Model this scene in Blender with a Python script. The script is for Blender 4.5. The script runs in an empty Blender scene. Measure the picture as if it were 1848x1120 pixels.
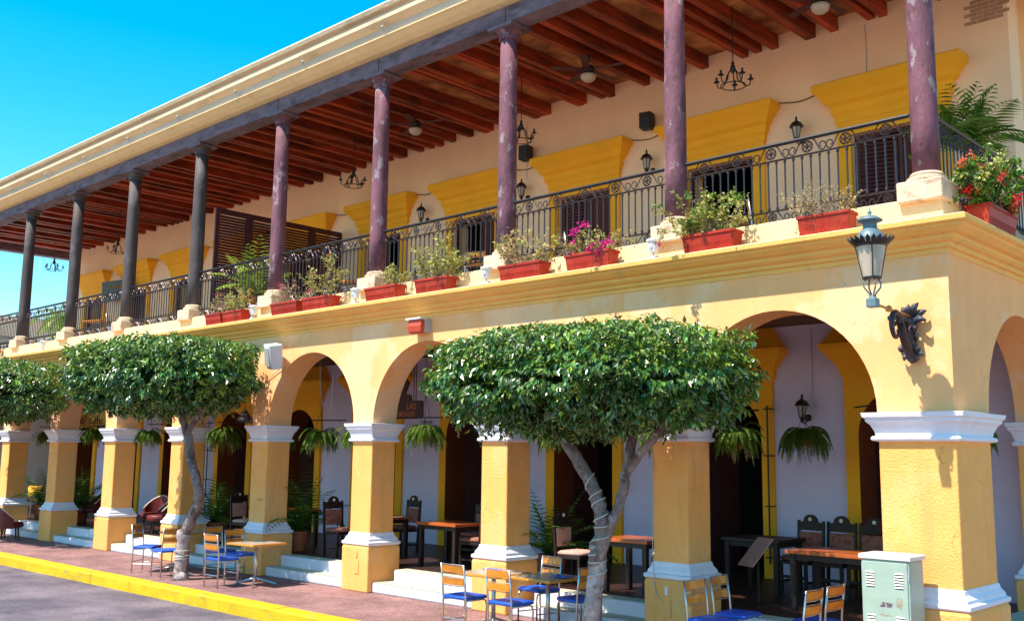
import bpy, math, random
from mathutils import Vector, Matrix, Euler
PI = math.pi
R = random.Random(7)
SC = bpy.context.scene
COL = SC.collection

# ------------------------------------------------------------------ camera, sky, sun, exposure
cam = bpy.data.cameras.new("camera"); cam_o = bpy.data.objects.new("camera", cam); COL.objects.link(cam_o)
cam.sensor_width = 36.0; cam.lens = 1834.54 / 1848.0 * 36.0
cam.clip_start = 0.1; cam.clip_end = 3000
YAW, PITCH, ROLL = 0.7611, 0.1417, 0.0122
fwd = Vector((-math.sin(YAW) * math.cos(PITCH), math.cos(YAW) * math.cos(PITCH), math.sin(PITCH)))
rt = Vector((math.cos(YAW), math.sin(YAW), 0)); upv = rt.cross(fwd)
r2 = rt * math.cos(ROLL) + upv * math.sin(ROLL); u2 = -rt * math.sin(ROLL) + upv * math.cos(ROLL)
m = Matrix((r2, u2, -fwd)).transposed().to_4x4(); m.translation = Vector((3.9737, -10.8688, 2.25))
cam_o.matrix_world = m
SC.camera = cam_o

SUN_DIR = Vector((0.26, 1.0, -1.72)).normalized()          # the way the light travels
world = bpy.data.worlds.new("World"); SC.world = world; world.use_nodes = True
wn = world.node_tree.nodes; wl = world.node_tree.links
for n in list(wn): wn.remove(n)
sky = wn.new("ShaderNodeTexSky"); sky.sky_type = 'NISHITA'; sky.sun_disc = False
sky.sun_elevation = math.asin(-SUN_DIR.z)
sky.sun_rotation = math.atan2(-SUN_DIR.x, -SUN_DIR.y)
sky.air_density = 1.1; sky.dust_density = 0.3; sky.ozone_density = 2.0
hs = wn.new("ShaderNodeHueSaturation"); hs.inputs["Saturation"].default_value = 1.58; hs.inputs["Hue"].default_value = 0.477
bg = wn.new("ShaderNodeBackground"); bg.inputs["Strength"].default_value = 0.132
wo = wn.new("ShaderNodeOutputWorld")
wl.new(sky.outputs[0], hs.inputs["Color"]); wl.new(hs.outputs[0], bg.inputs["Color"]); wl.new(bg.outputs[0], wo.inputs["Surface"])

sun = bpy.data.lights.new("sun", 'SUN'); sun.energy = 4.3; sun.angle = math.radians(0.55); sun.color = (1.0, 0.92, 0.80)
sun_o = bpy.data.objects.new("sun", sun); COL.objects.link(sun_o)
sun_o.rotation_euler = SUN_DIR.to_track_quat('-Z', 'Y').to_euler()
sun_o.location = (-6, -20, 30)
SC.view_settings.view_transform = 'Standard'; SC.view_settings.look = 'None'
SC.view_settings.gamma = 1.0; SC.view_settings.use_curve_mapping = False
SC.view_settings.exposure = 1.05
try:
    SC.cycles.max_bounces = 8; SC.cycles.diffuse_bounces = 5; SC.cycles.transparent_max_bounces = 8
except Exception: pass

# ------------------------------------------------------------------ materials
MATS = {}
def mat(name, col, rough=0.8, var=0.12, scale=3.0, bump=0.0, bscale=60.0, metal=0.0, spec=0.4, col2=None, c2amt=0.5, c2scale=2.0,
        c2sharp=0.15, c2thr=0.55, island=0.0, trans=0.0, stretch=None, coat=0.0,
        col3=None, c3amt=0.5, c3scale=5.0, c3thr=0.62, c3sharp=0.05, c3map=(1,1,1), objvar=0.0, crack=0.0):
    if name in MATS: return MATS[name]
    mm = bpy.data.materials.new(name); mm.use_nodes = True
    nt = mm.node_tree; N = nt.nodes; L = nt.links
    for n in list(N): N.remove(n)
    out = N.new("ShaderNodeOutputMaterial"); bs = N.new("ShaderNodeBsdfPrincipled")
    bs.inputs["Roughness"].default_value = rough; bs.inputs["Metallic"].default_value = metal
    bs.inputs["Specular IOR Level"].default_value = spec
    if coat: bs.inputs["Coat Weight"].default_value = coat
    geo = N.new("ShaderNodeNewGeometry"); tc = N.new("ShaderNodeTexCoord")
    vec = geo.outputs["Position"]
    if stretch:
        mp = N.new("ShaderNodeMapping"); mp.inputs["Scale"].default_value = stretch
        L.new(vec, mp.inputs["Vector"]); vec = mp.outputs[0]
    base = None
    nz = N.new("ShaderNodeTexNoise"); nz.inputs["Scale"].default_value = scale; nz.inputs["Detail"].default_value = 6; nz.inputs["Roughness"].default_value = 0.62
    L.new(vec, nz.inputs["Vector"])
    mr = N.new("ShaderNodeMapRange"); mr.inputs[1].default_value = 0.3; mr.inputs[2].default_value = 0.7
    mr.inputs[3].default_value = 1.0 - var; mr.inputs[4].default_value = 1.0 + var
    L.new(nz.outputs["Fac"], mr.inputs[0])
    rgb = N.new("ShaderNodeRGB"); rgb.outputs[0].default_value = (*col, 1); cur = rgb.outputs[0]
    if col2 is not None:
        n2 = N.new("ShaderNodeTexNoise"); n2.inputs["Scale"].default_value = c2scale; n2.inputs["Detail"].default_value = 8; n2.inputs["Roughness"].default_value = 0.65
        L.new(vec, n2.inputs["Vector"])
        m2 = N.new("ShaderNodeMapRange"); m2.inputs[1].default_value = c2thr - c2sharp; m2.inputs[2].default_value = c2thr + c2sharp
        m2.inputs[3].default_value = 0; m2.inputs[4].default_value = c2amt
        L.new(n2.outputs["Fac"], m2.inputs[0])
        mx = N.new("ShaderNodeMix"); mx.data_type = 'RGBA'
        L.new(m2.outputs[0], mx.inputs["Factor"]); L.new(cur, mx.inputs["A"]); mx.inputs["B"].default_value = (*col2, 1)
        cur = mx.outputs["Result"]
    if col3 is not None:
        mp3 = N.new("ShaderNodeMapping"); mp3.inputs["Scale"].default_value = c3map; mp3.inputs["Location"].default_value = (3.7, 1.9, 5.3); L.new(geo.outputs["Position"], mp3.inputs["Vector"])
        n3 = N.new("ShaderNodeTexNoise"); n3.inputs["Scale"].default_value = c3scale; n3.inputs["Detail"].default_value = 9; n3.inputs["Roughness"].default_value = 0.68
        L.new(mp3.outputs[0], n3.inputs["Vector"])
        m3 = N.new("ShaderNodeMapRange"); m3.inputs[1].default_value = c3thr - c3sharp; m3.inputs[2].default_value = c3thr + c3sharp; m3.inputs[3].default_value = 0; m3.inputs[4].default_value = c3amt
        L.new(n3.outputs["Fac"], m3.inputs[0])
        mx3 = N.new("ShaderNodeMix"); mx3.data_type = 'RGBA'; L.new(m3.outputs[0], mx3.inputs["Factor"]); L.new(cur, mx3.inputs["A"]); mx3.inputs["B"].default_value = (*col3, 1)
        cur = mx3.outputs["Result"]
    val = mr.outputs[0]
    if crack:
        nd = N.new("ShaderNodeTexNoise"); nd.inputs["Scale"].default_value = 2.5; nd.inputs["Detail"].default_value = 5; L.new(geo.outputs["Position"], nd.inputs["Vector"])
        vm = N.new("ShaderNodeVectorMath"); vm.operation = 'MULTIPLY_ADD'; vm.inputs[1].default_value = (0.5, 0.5, 0.5); L.new(nd.outputs["Color"], vm.inputs[0]); L.new(geo.outputs["Position"], vm.inputs[2])
        vo = N.new("ShaderNodeTexVoronoi"); vo.feature = 'DISTANCE_TO_EDGE'; vo.inputs["Scale"].default_value = 0.9; L.new(vm.outputs[0], vo.inputs["Vector"])
        mc = N.new("ShaderNodeMapRange"); mc.inputs[1].default_value = 0.0; mc.inputs[2].default_value = 0.006; mc.inputs[3].default_value = 1 - crack; mc.inputs[4].default_value = 1.0; L.new(vo.outputs["Distance"], mc.inputs[0])
        mk = N.new("ShaderNodeMapRange"); mk.inputs[1].default_value = 0.5; mk.inputs[2].default_value = 0.6; L.new(nz.outputs["Fac"], mk.inputs[0])
        mq = N.new("ShaderNodeMix"); mq.inputs[2].default_value = 1.0; L.new(mk.outputs[0], mq.inputs[0]); L.new(mc.outputs[0], mq.inputs[3])
        mz = N.new("ShaderNodeMath"); mz.operation = 'MULTIPLY'; L.new(val, mz.inputs[0]); L.new(mq.outputs[0], mz.inputs[1]); val = mz.outputs[0]
    if objvar:
        oi = N.new("ShaderNodeObjectInfo"); ov = N.new("ShaderNodeMapRange"); ov.inputs[3].default_value = 1 - objvar; ov.inputs[4].default_value = 1 + objvar; L.new(oi.outputs["Random"], ov.inputs[0])
        mo = N.new("ShaderNodeMath"); mo.operation = 'MULTIPLY'; L.new(val, mo.inputs[0]); L.new(ov.outputs[0], mo.inputs[1]); val = mo.outputs[0]
    if island:
        ri = N.new("ShaderNodeMapRange"); ri.inputs[3].default_value = 1 - island; ri.inputs[4].default_value = 1 + island
        L.new(geo.outputs["Random Per Island"], ri.inputs[0])
        mu = N.new("ShaderNodeMath"); mu.operation = 'MULTIPLY'; L.new(val, mu.inputs[0]); L.new(ri.outputs[0], mu.inputs[1]); val = mu.outputs[0]
    hv = N.new("ShaderNodeHueSaturation"); L.new(cur, hv.inputs["Color"]); L.new(val, hv.inputs["Value"])
    if island:
        rh = N.new("ShaderNodeMapRange"); rh.inputs[3].default_value = 0.5 - island * 0.06; rh.inputs[4].default_value = 0.5 + island * 0.04
        wn_ = N.new("ShaderNodeTexWhiteNoise"); wn_.noise_dimensions = '1D'; L.new(geo.outputs["Random Per Island"], wn_.inputs["W"])
        L.new(wn_.outputs["Value"], rh.inputs[0]); L.new(rh.outputs[0], hv.inputs["Hue"])
    L.new(hv.outputs[0], bs.inputs["Base Color"])
    if bump:
        nb = N.new("ShaderNodeTexNoise"); nb.inputs["Scale"].default_value = bscale; nb.inputs["Detail"].default_value = 4
        L.new(vec, nb.inputs["Vector"])
        bp = N.new("ShaderNodeBump"); bp.inputs["Strength"].default_value = bump; bp.inputs["Distance"].default_value = 0.02
        L.new(nb.outputs["Fac"], bp.inputs["Height"]); L.new(bp.outputs[0], bs.inputs["Normal"])
    surf = bs.outputs[0]
    if trans:
        tr = N.new("ShaderNodeBsdfTranslucent"); L.new(hv.outputs[0], tr.inputs["Color"])
        ms = N.new("ShaderNodeMixShader"); ms.inputs[0].default_value = trans
        L.new(surf, ms.inputs[1]); L.new(tr.outputs[0], ms.inputs[2]); surf = ms.outputs[0]
    L.new(surf, out.inputs["Surface"])
    MATS[name] = mm
    return mm

M = dict(
 wall=mat("wall_plaster", (0.94, 0.45, 0.18), 0.9, 0.07, 1.6, 0.22, 40, col2=(0.88, 0.55, 0.32), c2amt=0.65, c2scale=0.55, c2thr=0.53, c2sharp=0.018, col3=(0.58, 0.34, 0.15), c3amt=0.34, c3scale=1.0, c3thr=0.62, c3sharp=0.09, c3map=(5,5,0.45), crack=0.45),
 pillar=mat("pillar_plaster", (0.94, 0.42, 0.115), 0.9, 0.07, 2.5, 0.5, 38, col2=(0.88, 0.47, 0.18), c2amt=0.6, c2scale=1.1, c2thr=0.55, c2sharp=0.02, col3=(0.48, 0.26, 0.10), c3amt=0.36, c3scale=1.0, c3thr=0.63, c3sharp=0.08, c3map=(6,6,0.7), crack=0.45),
 cornice=mat("cornice_plaster", (0.90, 0.48, 0.125), 0.85, 0.06, 2.0, 0.25, 30, col2=(0.55, 0.36, 0.16), c2amt=0.4, c2scale=3, c2thr=0.64, col3=(0.40, 0.26, 0.12), c3amt=0.4, c3scale=1.0, c3thr=0.66, c3sharp=0.06, c3map=(7,7,1.0)),
 ledge=mat("ledge_plaster", (0.80, 0.56, 0.30), 0.9, 0.07, 2.0, 0.4, 35, col2=(0.30, 0.18, 0.10), c2amt=0.75, c2scale=7.0, c2thr=0.68, c2sharp=0.035),
 roofcor=mat("roof_cornice_plaster", (0.74, 0.56, 0.36), 0.9, 0.08, 1.2, 0.3, 20, col2=(0.36, 0.30, 0.20), c2amt=0.7, c2scale=2.6, c2thr=0.60, c2sharp=0.1, stretch=(0.35, 1, 1)),
 trim=mat("white_trim", (0.76, 0.73, 0.80), 0.8, 0.06, 5, 0.3, 40, col2=(0.45, 0.42, 0.45), c2amt=0.5, c2scale=5, c2thr=0.68, c2sharp=0.05),
 step=mat("step_white", (0.66, 0.63, 0.70), 0.85, 0.08, 4, 0.3, 50, col2=(0.45, 0.42, 0.36), c2amt=0.5, c2scale=4, c2thr=0.62),
 tread=mat("step_tread", (0.50, 0.47, 0.36), 0.85, 0.12, 5, 0.2, 50),
 inner=mat("inner_wall_white", (0.66, 0.58, 0.76), 0.85, 0.05, 1.2, 0.15, 20, col3=(0.42,0.36,0.42), c3amt=0.35, c3scale=1.2, c3thr=0.64, c3sharp=0.08),
 upperw=mat("upper_wall_cream", (0.93, 0.60, 0.37), 0.85, 0.05, 1.0, 0.15, 20),
 ochre=mat("ochre_surround", (0.94, 0.41, 0.012), 0.8, 0.07, 1.5, 0.2, 20),
 reveal=mat("reveal_brown", (0.22, 0.045, 0.012), 0.8, 0.15, 4),
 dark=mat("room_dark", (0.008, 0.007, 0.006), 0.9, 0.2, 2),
 joist=mat("joist_wood", (0.33, 0.040, 0.008), 0.6, 0.4, 5, 0.3, 30, col2=(0.07, 0.014, 0.008), c2amt=0.9, c2scale=2.4, c2thr=0.54, c2sharp=0.1, stretch=(2.0, 0.35, 2.0), objvar=0.3),
 ceil=mat("ceiling_planks", (0.52, 0.22, 0.075), 0.8, 0.35, 3, 0, 10, col2=(0.16, 0.03, 0.012), c2amt=0.9, c2scale=1.3, c2thr=0.5, c2sharp=0.12),
 beam=mat("weathered_beam", (0.16, 0.115, 0.145), 0.8, 0.3, 5, 0.5, 25, col2=(0.06, 0.04, 0.05), c2amt=0.8, c2scale=3.5, c2thr=0.56, c2sharp=0.08, stretch=(0.5, 1, 1.6)),
 column=mat("column_paint", (0.17, 0.062, 0.085), 0.75, 0.3, 5, 0.5, 26, col2=(0.32, 0.25, 0.26), c2amt=0.75, c2scale=6.5, c2thr=0.59, c2sharp=0.015, col3=(0.09,0.04,0.045), c3amt=0.8, c3scale=5, c3thr=0.58, c3sharp=0.03, c3map=(1,1,0.5), stretch=(1, 1, 0.45)),
 coldark=mat("column_dark_paint", (0.075, 0.055, 0.055), 0.7, 0.25, 3, 0.35, 22, col2=(0.16, 0.13, 0.13), c2amt=0.7, c2scale=4, c2thr=0.6, c2sharp=0.06, stretch=(1, 1, 0.45)),
 stone=mat("pedestal_stone", (0.66, 0.49, 0.34), 0.9, 0.12, 5, 0.6, 30, col2=(0.42, 0.2, 0.13), c2amt=0.7, c2scale=6, c2thr=0.6, c2sharp=0.05),
 iron=mat("wrought_iron", (0.018, 0.014, 0.016), 0.42, 0.2, 8, metal=0.3, spec=0.6),
 ironlight=mat("iron_polished", (0.05, 0.038, 0.045), 0.36, 0.2, 8, metal=0.5, spec=0.6),
 shutter=mat("shutter_wood", (0.075, 0.02, 0.02), 0.6, 0.25, 5),
 pot=mat("planter_plastic", (0.36, 0.017, 0.005), 0.55, 0.15, 4, spec=0.35, col2=(0.40, 0.07, 0.03), c2amt=0.6, c2scale=6, c2thr=0.6, col3=(0.32,0.2,0.12), c3amt=0.5, c3scale=3, c3thr=0.66, c3sharp=0.06, c3map=(3,3,0.6), objvar=0.18),
 soil=mat("soil", (0.06, 0.04, 0.025), 0.95, 0.4, 20, 0.5, 60),
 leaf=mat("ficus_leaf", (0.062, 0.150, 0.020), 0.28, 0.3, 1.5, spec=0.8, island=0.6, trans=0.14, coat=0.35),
 toplit_young=mat("toplit_young_ficus_leaf", (0.185, 0.30, 0.035), 0.28, 0.25, 1.5, spec=0.8, island=0.5, trans=0.2, coat=0.35),  # lighter green puts the crown's sunlit top into the colour; new shoots share it
 leafin=mat("ficus_leaf_inner_shade", (0.025, 0.065, 0.012), 0.5, 0.2, 2, island=0.4, trans=0.1),  # darker copy of the leaf green, standing in for shade inside the crown
 leafy=mat("shrub_leaf", (0.42, 0.42, 0.10), 0.5, 0.2, 4, island=0.5, trans=0.3),
 leafdry=mat("dry_leaf", (0.50, 0.40, 0.17), 0.6, 0.2, 4, island=0.5, trans=0.3),
 leafg=mat("green_leaf", (0.10, 0.22, 0.025), 0.45, 0.2, 4, island=0.45, trans=0.3),
 fern=mat("fern_leaf", (0.115, 0.20, 0.02), 0.5, 0.2, 4, island=0.4, trans=0.35),
 palm=mat("palm_leaf", (0.075, 0.18, 0.025), 0.4, 0.2, 4, island=0.4, trans=0.25),
 palmlight=mat("pale_palm_leaf", (0.30, 0.42, 0.06), 0.4, 0.15, 4, island=0.3, trans=0.35),
 twig=mat("twig", (0.30, 0.19, 0.14), 0.8, 0.3, 10),
 magenta=mat("bract_magenta", (0.75, 0.015, 0.28), 0.6, 0.15, 8, island=0.25, trans=0.3),
 redf=mat("petal_red", (0.75, 0.02, 0.015), 0.6, 0.15, 8, island=0.25, trans=0.3),
 orangef=mat("petal_orange", (0.80, 0.16, 0.03), 0.6, 0.15, 8, island=0.25, trans=0.3),
 pinkf=mat("petal_pink", (0.72, 0.15, 0.20), 0.6, 0.15, 8, island=0.25, trans=0.3),
 bark=mat("ficus_bark", (0.22, 0.155, 0.14), 0.85, 0.35, 9, 1.0, 30, col2=(0.085, 0.045, 0.035), c2amt=0.85, c2scale=5, c2thr=0.53, c2sharp=0.05, col3=(0.36, 0.30, 0.31), c3amt=0.7, c3scale=9, c3thr=0.58, c3sharp=0.04, stretch=(1,1,0.6)),
 barkwhite=mat("limewashed_bark", (0.34, 0.27, 0.26), 0.85, 0.3, 9, 1.0, 30, col2=(0.14, 0.075, 0.055), c2amt=0.85, c2scale=6, c2thr=0.56, c2sharp=0.04, col3=(0.50, 0.43, 0.42), c3amt=0.7, c3scale=8, c3thr=0.57, c3sharp=0.03, stretch=(1,1,0.6)),
 rope=mat("rope", (0.50, 0.46, 0.42), 0.8, 0.1, 20),
 chrome=mat("steel_tube", (0.55, 0.53, 0.52), 0.28, 0.05, 10, metal=0.85, spec=0.6),
 slat=mat("chair_slat_wood", (0.64, 0.22, 0.018), 0.4, 0.2, 6, stretch=(1, 1, 5), coat=0.3, objvar=0.18),
 vinyl=mat("blue_vinyl", (0.008, 0.085, 0.50), 0.40, 0.15, 6, spec=0.5, objvar=0.2, col2=(0.05,0.14,0.42), c2amt=0.5, c2scale=9, c2thr=0.6),
 tabletop=mat("table_edge_wood", (0.62, 0.25, 0.03), 0.4, 0.15, 4, coat=0.3),
 laminate=mat("table_laminate", (0.44, 0.33, 0.24), 0.3, 0.08, 5, spec=0.5),
 darkwood=mat("dark_carved_wood", (0.018, 0.009, 0.007), 0.5, 0.3, 6),
 floral=mat("floral_cushion", (0.30, 0.12, 0.08), 0.9, 0.25, 25, col2=(0.24, 0.04, 0.03), c2amt=0.9, c2scale=16, c2thr=0.55, c2sharp=0.03),
 pinkseat=mat("rose_cushion", (0.55, 0.30, 0.25), 0.9, 0.1, 10),
 redtable=mat("varnished_table", (0.42, 0.095, 0.02), 0.3, 0.2, 3, coat=0.4),
 redchair=mat("oxblood_leather", (0.13, 0.012, 0.012), 0.5, 0.15, 5),
 piping=mat("cream_piping", (0.75, 0.65, 0.5), 0.7, 0.05, 5),
 yellowc=mat("yellow_cushion", (0.72, 0.40, 0.03), 0.8, 0.1, 5),
 black=mat("black_plastic", (0.012, 0.012, 0.013), 0.5, 0.1, 5),
 lampgreen=mat("lantern_paint", (0.11, 0.17, 0.20), 0.45, 0.2, 12, spec=0.5),
 lampglass=mat("frosted_glass", (0.52, 0.42, 0.33), 0.3, 0.2, 7, spec=0.5, trans=0.12),
 bracket=mat("bracket_iron", (0.035, 0.014, 0.02), 0.5, 0.3, 14, spec=0.5),
 cabinet=mat("cabinet_paint", (0.31, 0.40, 0.33), 0.5, 0.08, 4, col3=(0.22,0.12,0.06), c3amt=0.6, c3scale=4, c3thr=0.67, c3sharp=0.03, c3map=(3,3,0.8), col2=(0.30, 0.30, 0.26), c2amt=0.6, c2scale=6, c2thr=0.69, c2sharp=0.03, stretch=(1, 1, 2)),
 cabtop=mat("cabinet_lid", (0.66, 0.60, 0.58), 0.5, 0.05, 3),
 sticker=mat("torn_sticker", (0.13, 0.07, 0.10), 0.7, 0.4, 60),
 white=mat("white_plastic", (0.72, 0.72, 0.74), 0.5, 0.05, 5),
 grey=mat("grey_plastic", (0.42, 0.42, 0.42), 0.5, 0.08, 5),
 redlamp=mat("red_fixture", (0.55, 0.07, 0.03), 0.45, 0.2, 14),
 kerb=mat("kerb_yellow", (0.62, 0.39, 0.001), 0.75, 0.14, 5, 0.4, 40, objvar=0.06, col3=(0.30,0.26,0.20), c3amt=0.85, c3scale=7, c3thr=0.625, c3sharp=0.02, c3map=(0.7,1,1.2), col2=(0.40, 0.27, 0.01), c2amt=0.85, c2scale=2.2, c2thr=0.60, c2sharp=0.07, stretch=(0.6, 1, 1)),
 signw=mat("sign_board", (0.80, 0.45, 0.10), 0.7, 0.1, 4),
 signd=mat("sign_dark", (0.06, 0.018, 0.012), 0.6, 0.2, 6),
 signt=mat("sign_letters", (0.55, 0.14, 0.05), 0.7, 0.1, 5),
 brown=mat("sign_brown", (0.12, 0.03, 0.02), 0.7, 0.1, 5),
 brick=mat("exposed_brick", (0.42, 0.24, 0.15), 0.9, 0.25, 9, 0.4, 50),
 parasol=mat("grey_canvas", (0.28, 0.28, 0.33), 0.8, 0.1, 5),
 farwall=mat("far_wall", (0.72, 0.50, 0.36), 0.9, 0.05, 0.6),
 farwhite=mat("far_white", (0.75, 0.72, 0.68), 0.9, 0.05, 0.6),
 glassdark=mat("dark_pane", (0.03, 0.04, 0.05), 0.15, 0.1, 2, spec=0.6),
 board=mat("menu_paper", (0.46, 0.22, 0.18), 0.6, 0.2, 18),
 terracotta=mat("terracotta", (0.40, 0.11, 0.05), 0.8, 0.15, 6),
 purple=mat("violet_bract", (0.30, 0.06, 0.45), 0.6, 0.15, 8, island=0.25, trans=0.3),
)

def brick_mat(name, c1, c2, mortar, scale, rough=0.85, bw=0.5, rh=0.25, speck=0.0, bump=0.25):
    mm = bpy.data.materials.new(name); mm.use_nodes = True; nt = mm.node_tree; N = nt.nodes; L = nt.links
    bs = N["Principled BSDF"]; bs.inputs["Roughness"].default_value = rough
    geo = N.new("ShaderNodeNewGeometry"); b = N.new("ShaderNodeTexBrick"); b.inputs["Scale"].default_value = scale
    b.inputs["Color1"].default_value = (*c1, 1); b.inputs["Color2"].default_value = (*c2, 1); b.inputs["Mortar"].default_value = (*mortar, 1)
    b.inputs["Mortar Size"].default_value = 0.018; b.inputs["Brick Width"].default_value = bw; b.inputs["Row Height"].default_value = rh
    L.new(geo.outputs["Position"], b.inputs["Vector"])
    nz = N.new("ShaderNodeTexNoise"); nz.inputs["Scale"].default_value = 1.1; nz.inputs["Detail"].default_value = 9; nz.inputs["Roughness"].default_value = 0.7
    L.new(geo.outputs["Position"], nz.inputs["Vector"])
    mr = N.new("ShaderNodeMapRange"); mr.inputs[1].default_value = 0.3; mr.inputs[2].default_value = 0.7; mr.inputs[3].default_value = 0.55; mr.inputs[4].default_value = 1.38
    L.new(nz.outputs["Fac"], mr.inputs[0])
    hv = N.new("ShaderNodeHueSaturation"); L.new(b.outputs["Color"], hv.inputs["Color"]); L.new(mr.outputs[0], hv.inputs["Value"])
    L.new(hv.outputs[0], bs.inputs["Base Color"])
    bp = N.new("ShaderNodeBump"); bp.inputs["Strength"].default_value = bump; bp.inputs["Distance"].default_value = 0.01; bp.invert = True
    L.new(b.outputs["Fac"], bp.inputs["Height"]); L.new(bp.outputs[0], bs.inputs["Normal"])
    MATS[name] = mm; return mm
M['pave'] = brick_mat("sidewalk_pavers", (0.24, 0.115, 0.108), (0.32, 0.165, 0.155), (0.12, 0.065, 0.06), 5.0)
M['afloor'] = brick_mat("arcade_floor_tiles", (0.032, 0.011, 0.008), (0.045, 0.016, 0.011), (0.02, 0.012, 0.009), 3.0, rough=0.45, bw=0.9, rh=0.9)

def asphalt_mat():
    mm = bpy.data.materials.new("asphalt"); mm.use_nodes = True; nt = mm.node_tree; N = nt.nodes; L = nt.links
    bs = N["Principled BSDF"]; bs.inputs["Roughness"].default_value = 0.85
    geo = N.new("ShaderNodeNewGeometry")
    n1 = N.new("ShaderNodeTexNoise"); n1.inputs["Scale"].default_value = 0.8; n1.inputs["Detail"].default_value = 10; n1.inputs["Roughness"].default_value = 0.7
    n2 = N.new("ShaderNodeTexVoronoi"); n2.inputs["Scale"].default_value = 13
    for n in (n1, n2): L.new(geo.outputs["Position"], n.inputs["Vector"])
    cr = N.new("ShaderNodeValToRGB"); cr.color_ramp.elements[0].position = 0.38; cr.color_ramp.elements[0].color = (0.085, 0.066, 0.088, 1)
    cr.color_ramp.elements[1].position = 0.64; cr.color_ramp.elements[1].color = (0.21, 0.16, 0.18, 1)
    L.new(n1.outputs["Fac"], cr.inputs[0])
    sp = N.new("ShaderNodeMapRange"); sp.inputs[1].default_value = 0.0; sp.inputs[2].default_value = 0.20; sp.inputs[3].default_value = 2.4; sp.inputs[4].default_value = 0.92
    L.new(n2.outputs["Distance"], sp.inputs[0])
    hv = N.new("ShaderNodeHueSaturation"); L.new(cr.outputs[0], hv.inputs["Color"]); L.new(sp.outputs[0], hv.inputs["Value"])
    L.new(hv.outputs[0], bs.inputs["Base Color"])
    bp = N.new("ShaderNodeBump"); bp.inputs["Strength"].default_value = 0.5; bp.inputs["Distance"].default_value = 0.02
    L.new(n2.outputs["Distance"], bp.inputs["Height"]); L.new(bp.outputs[0], bs.inputs["Normal"])
    return mm
M['asphalt'] = asphalt_mat()

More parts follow.
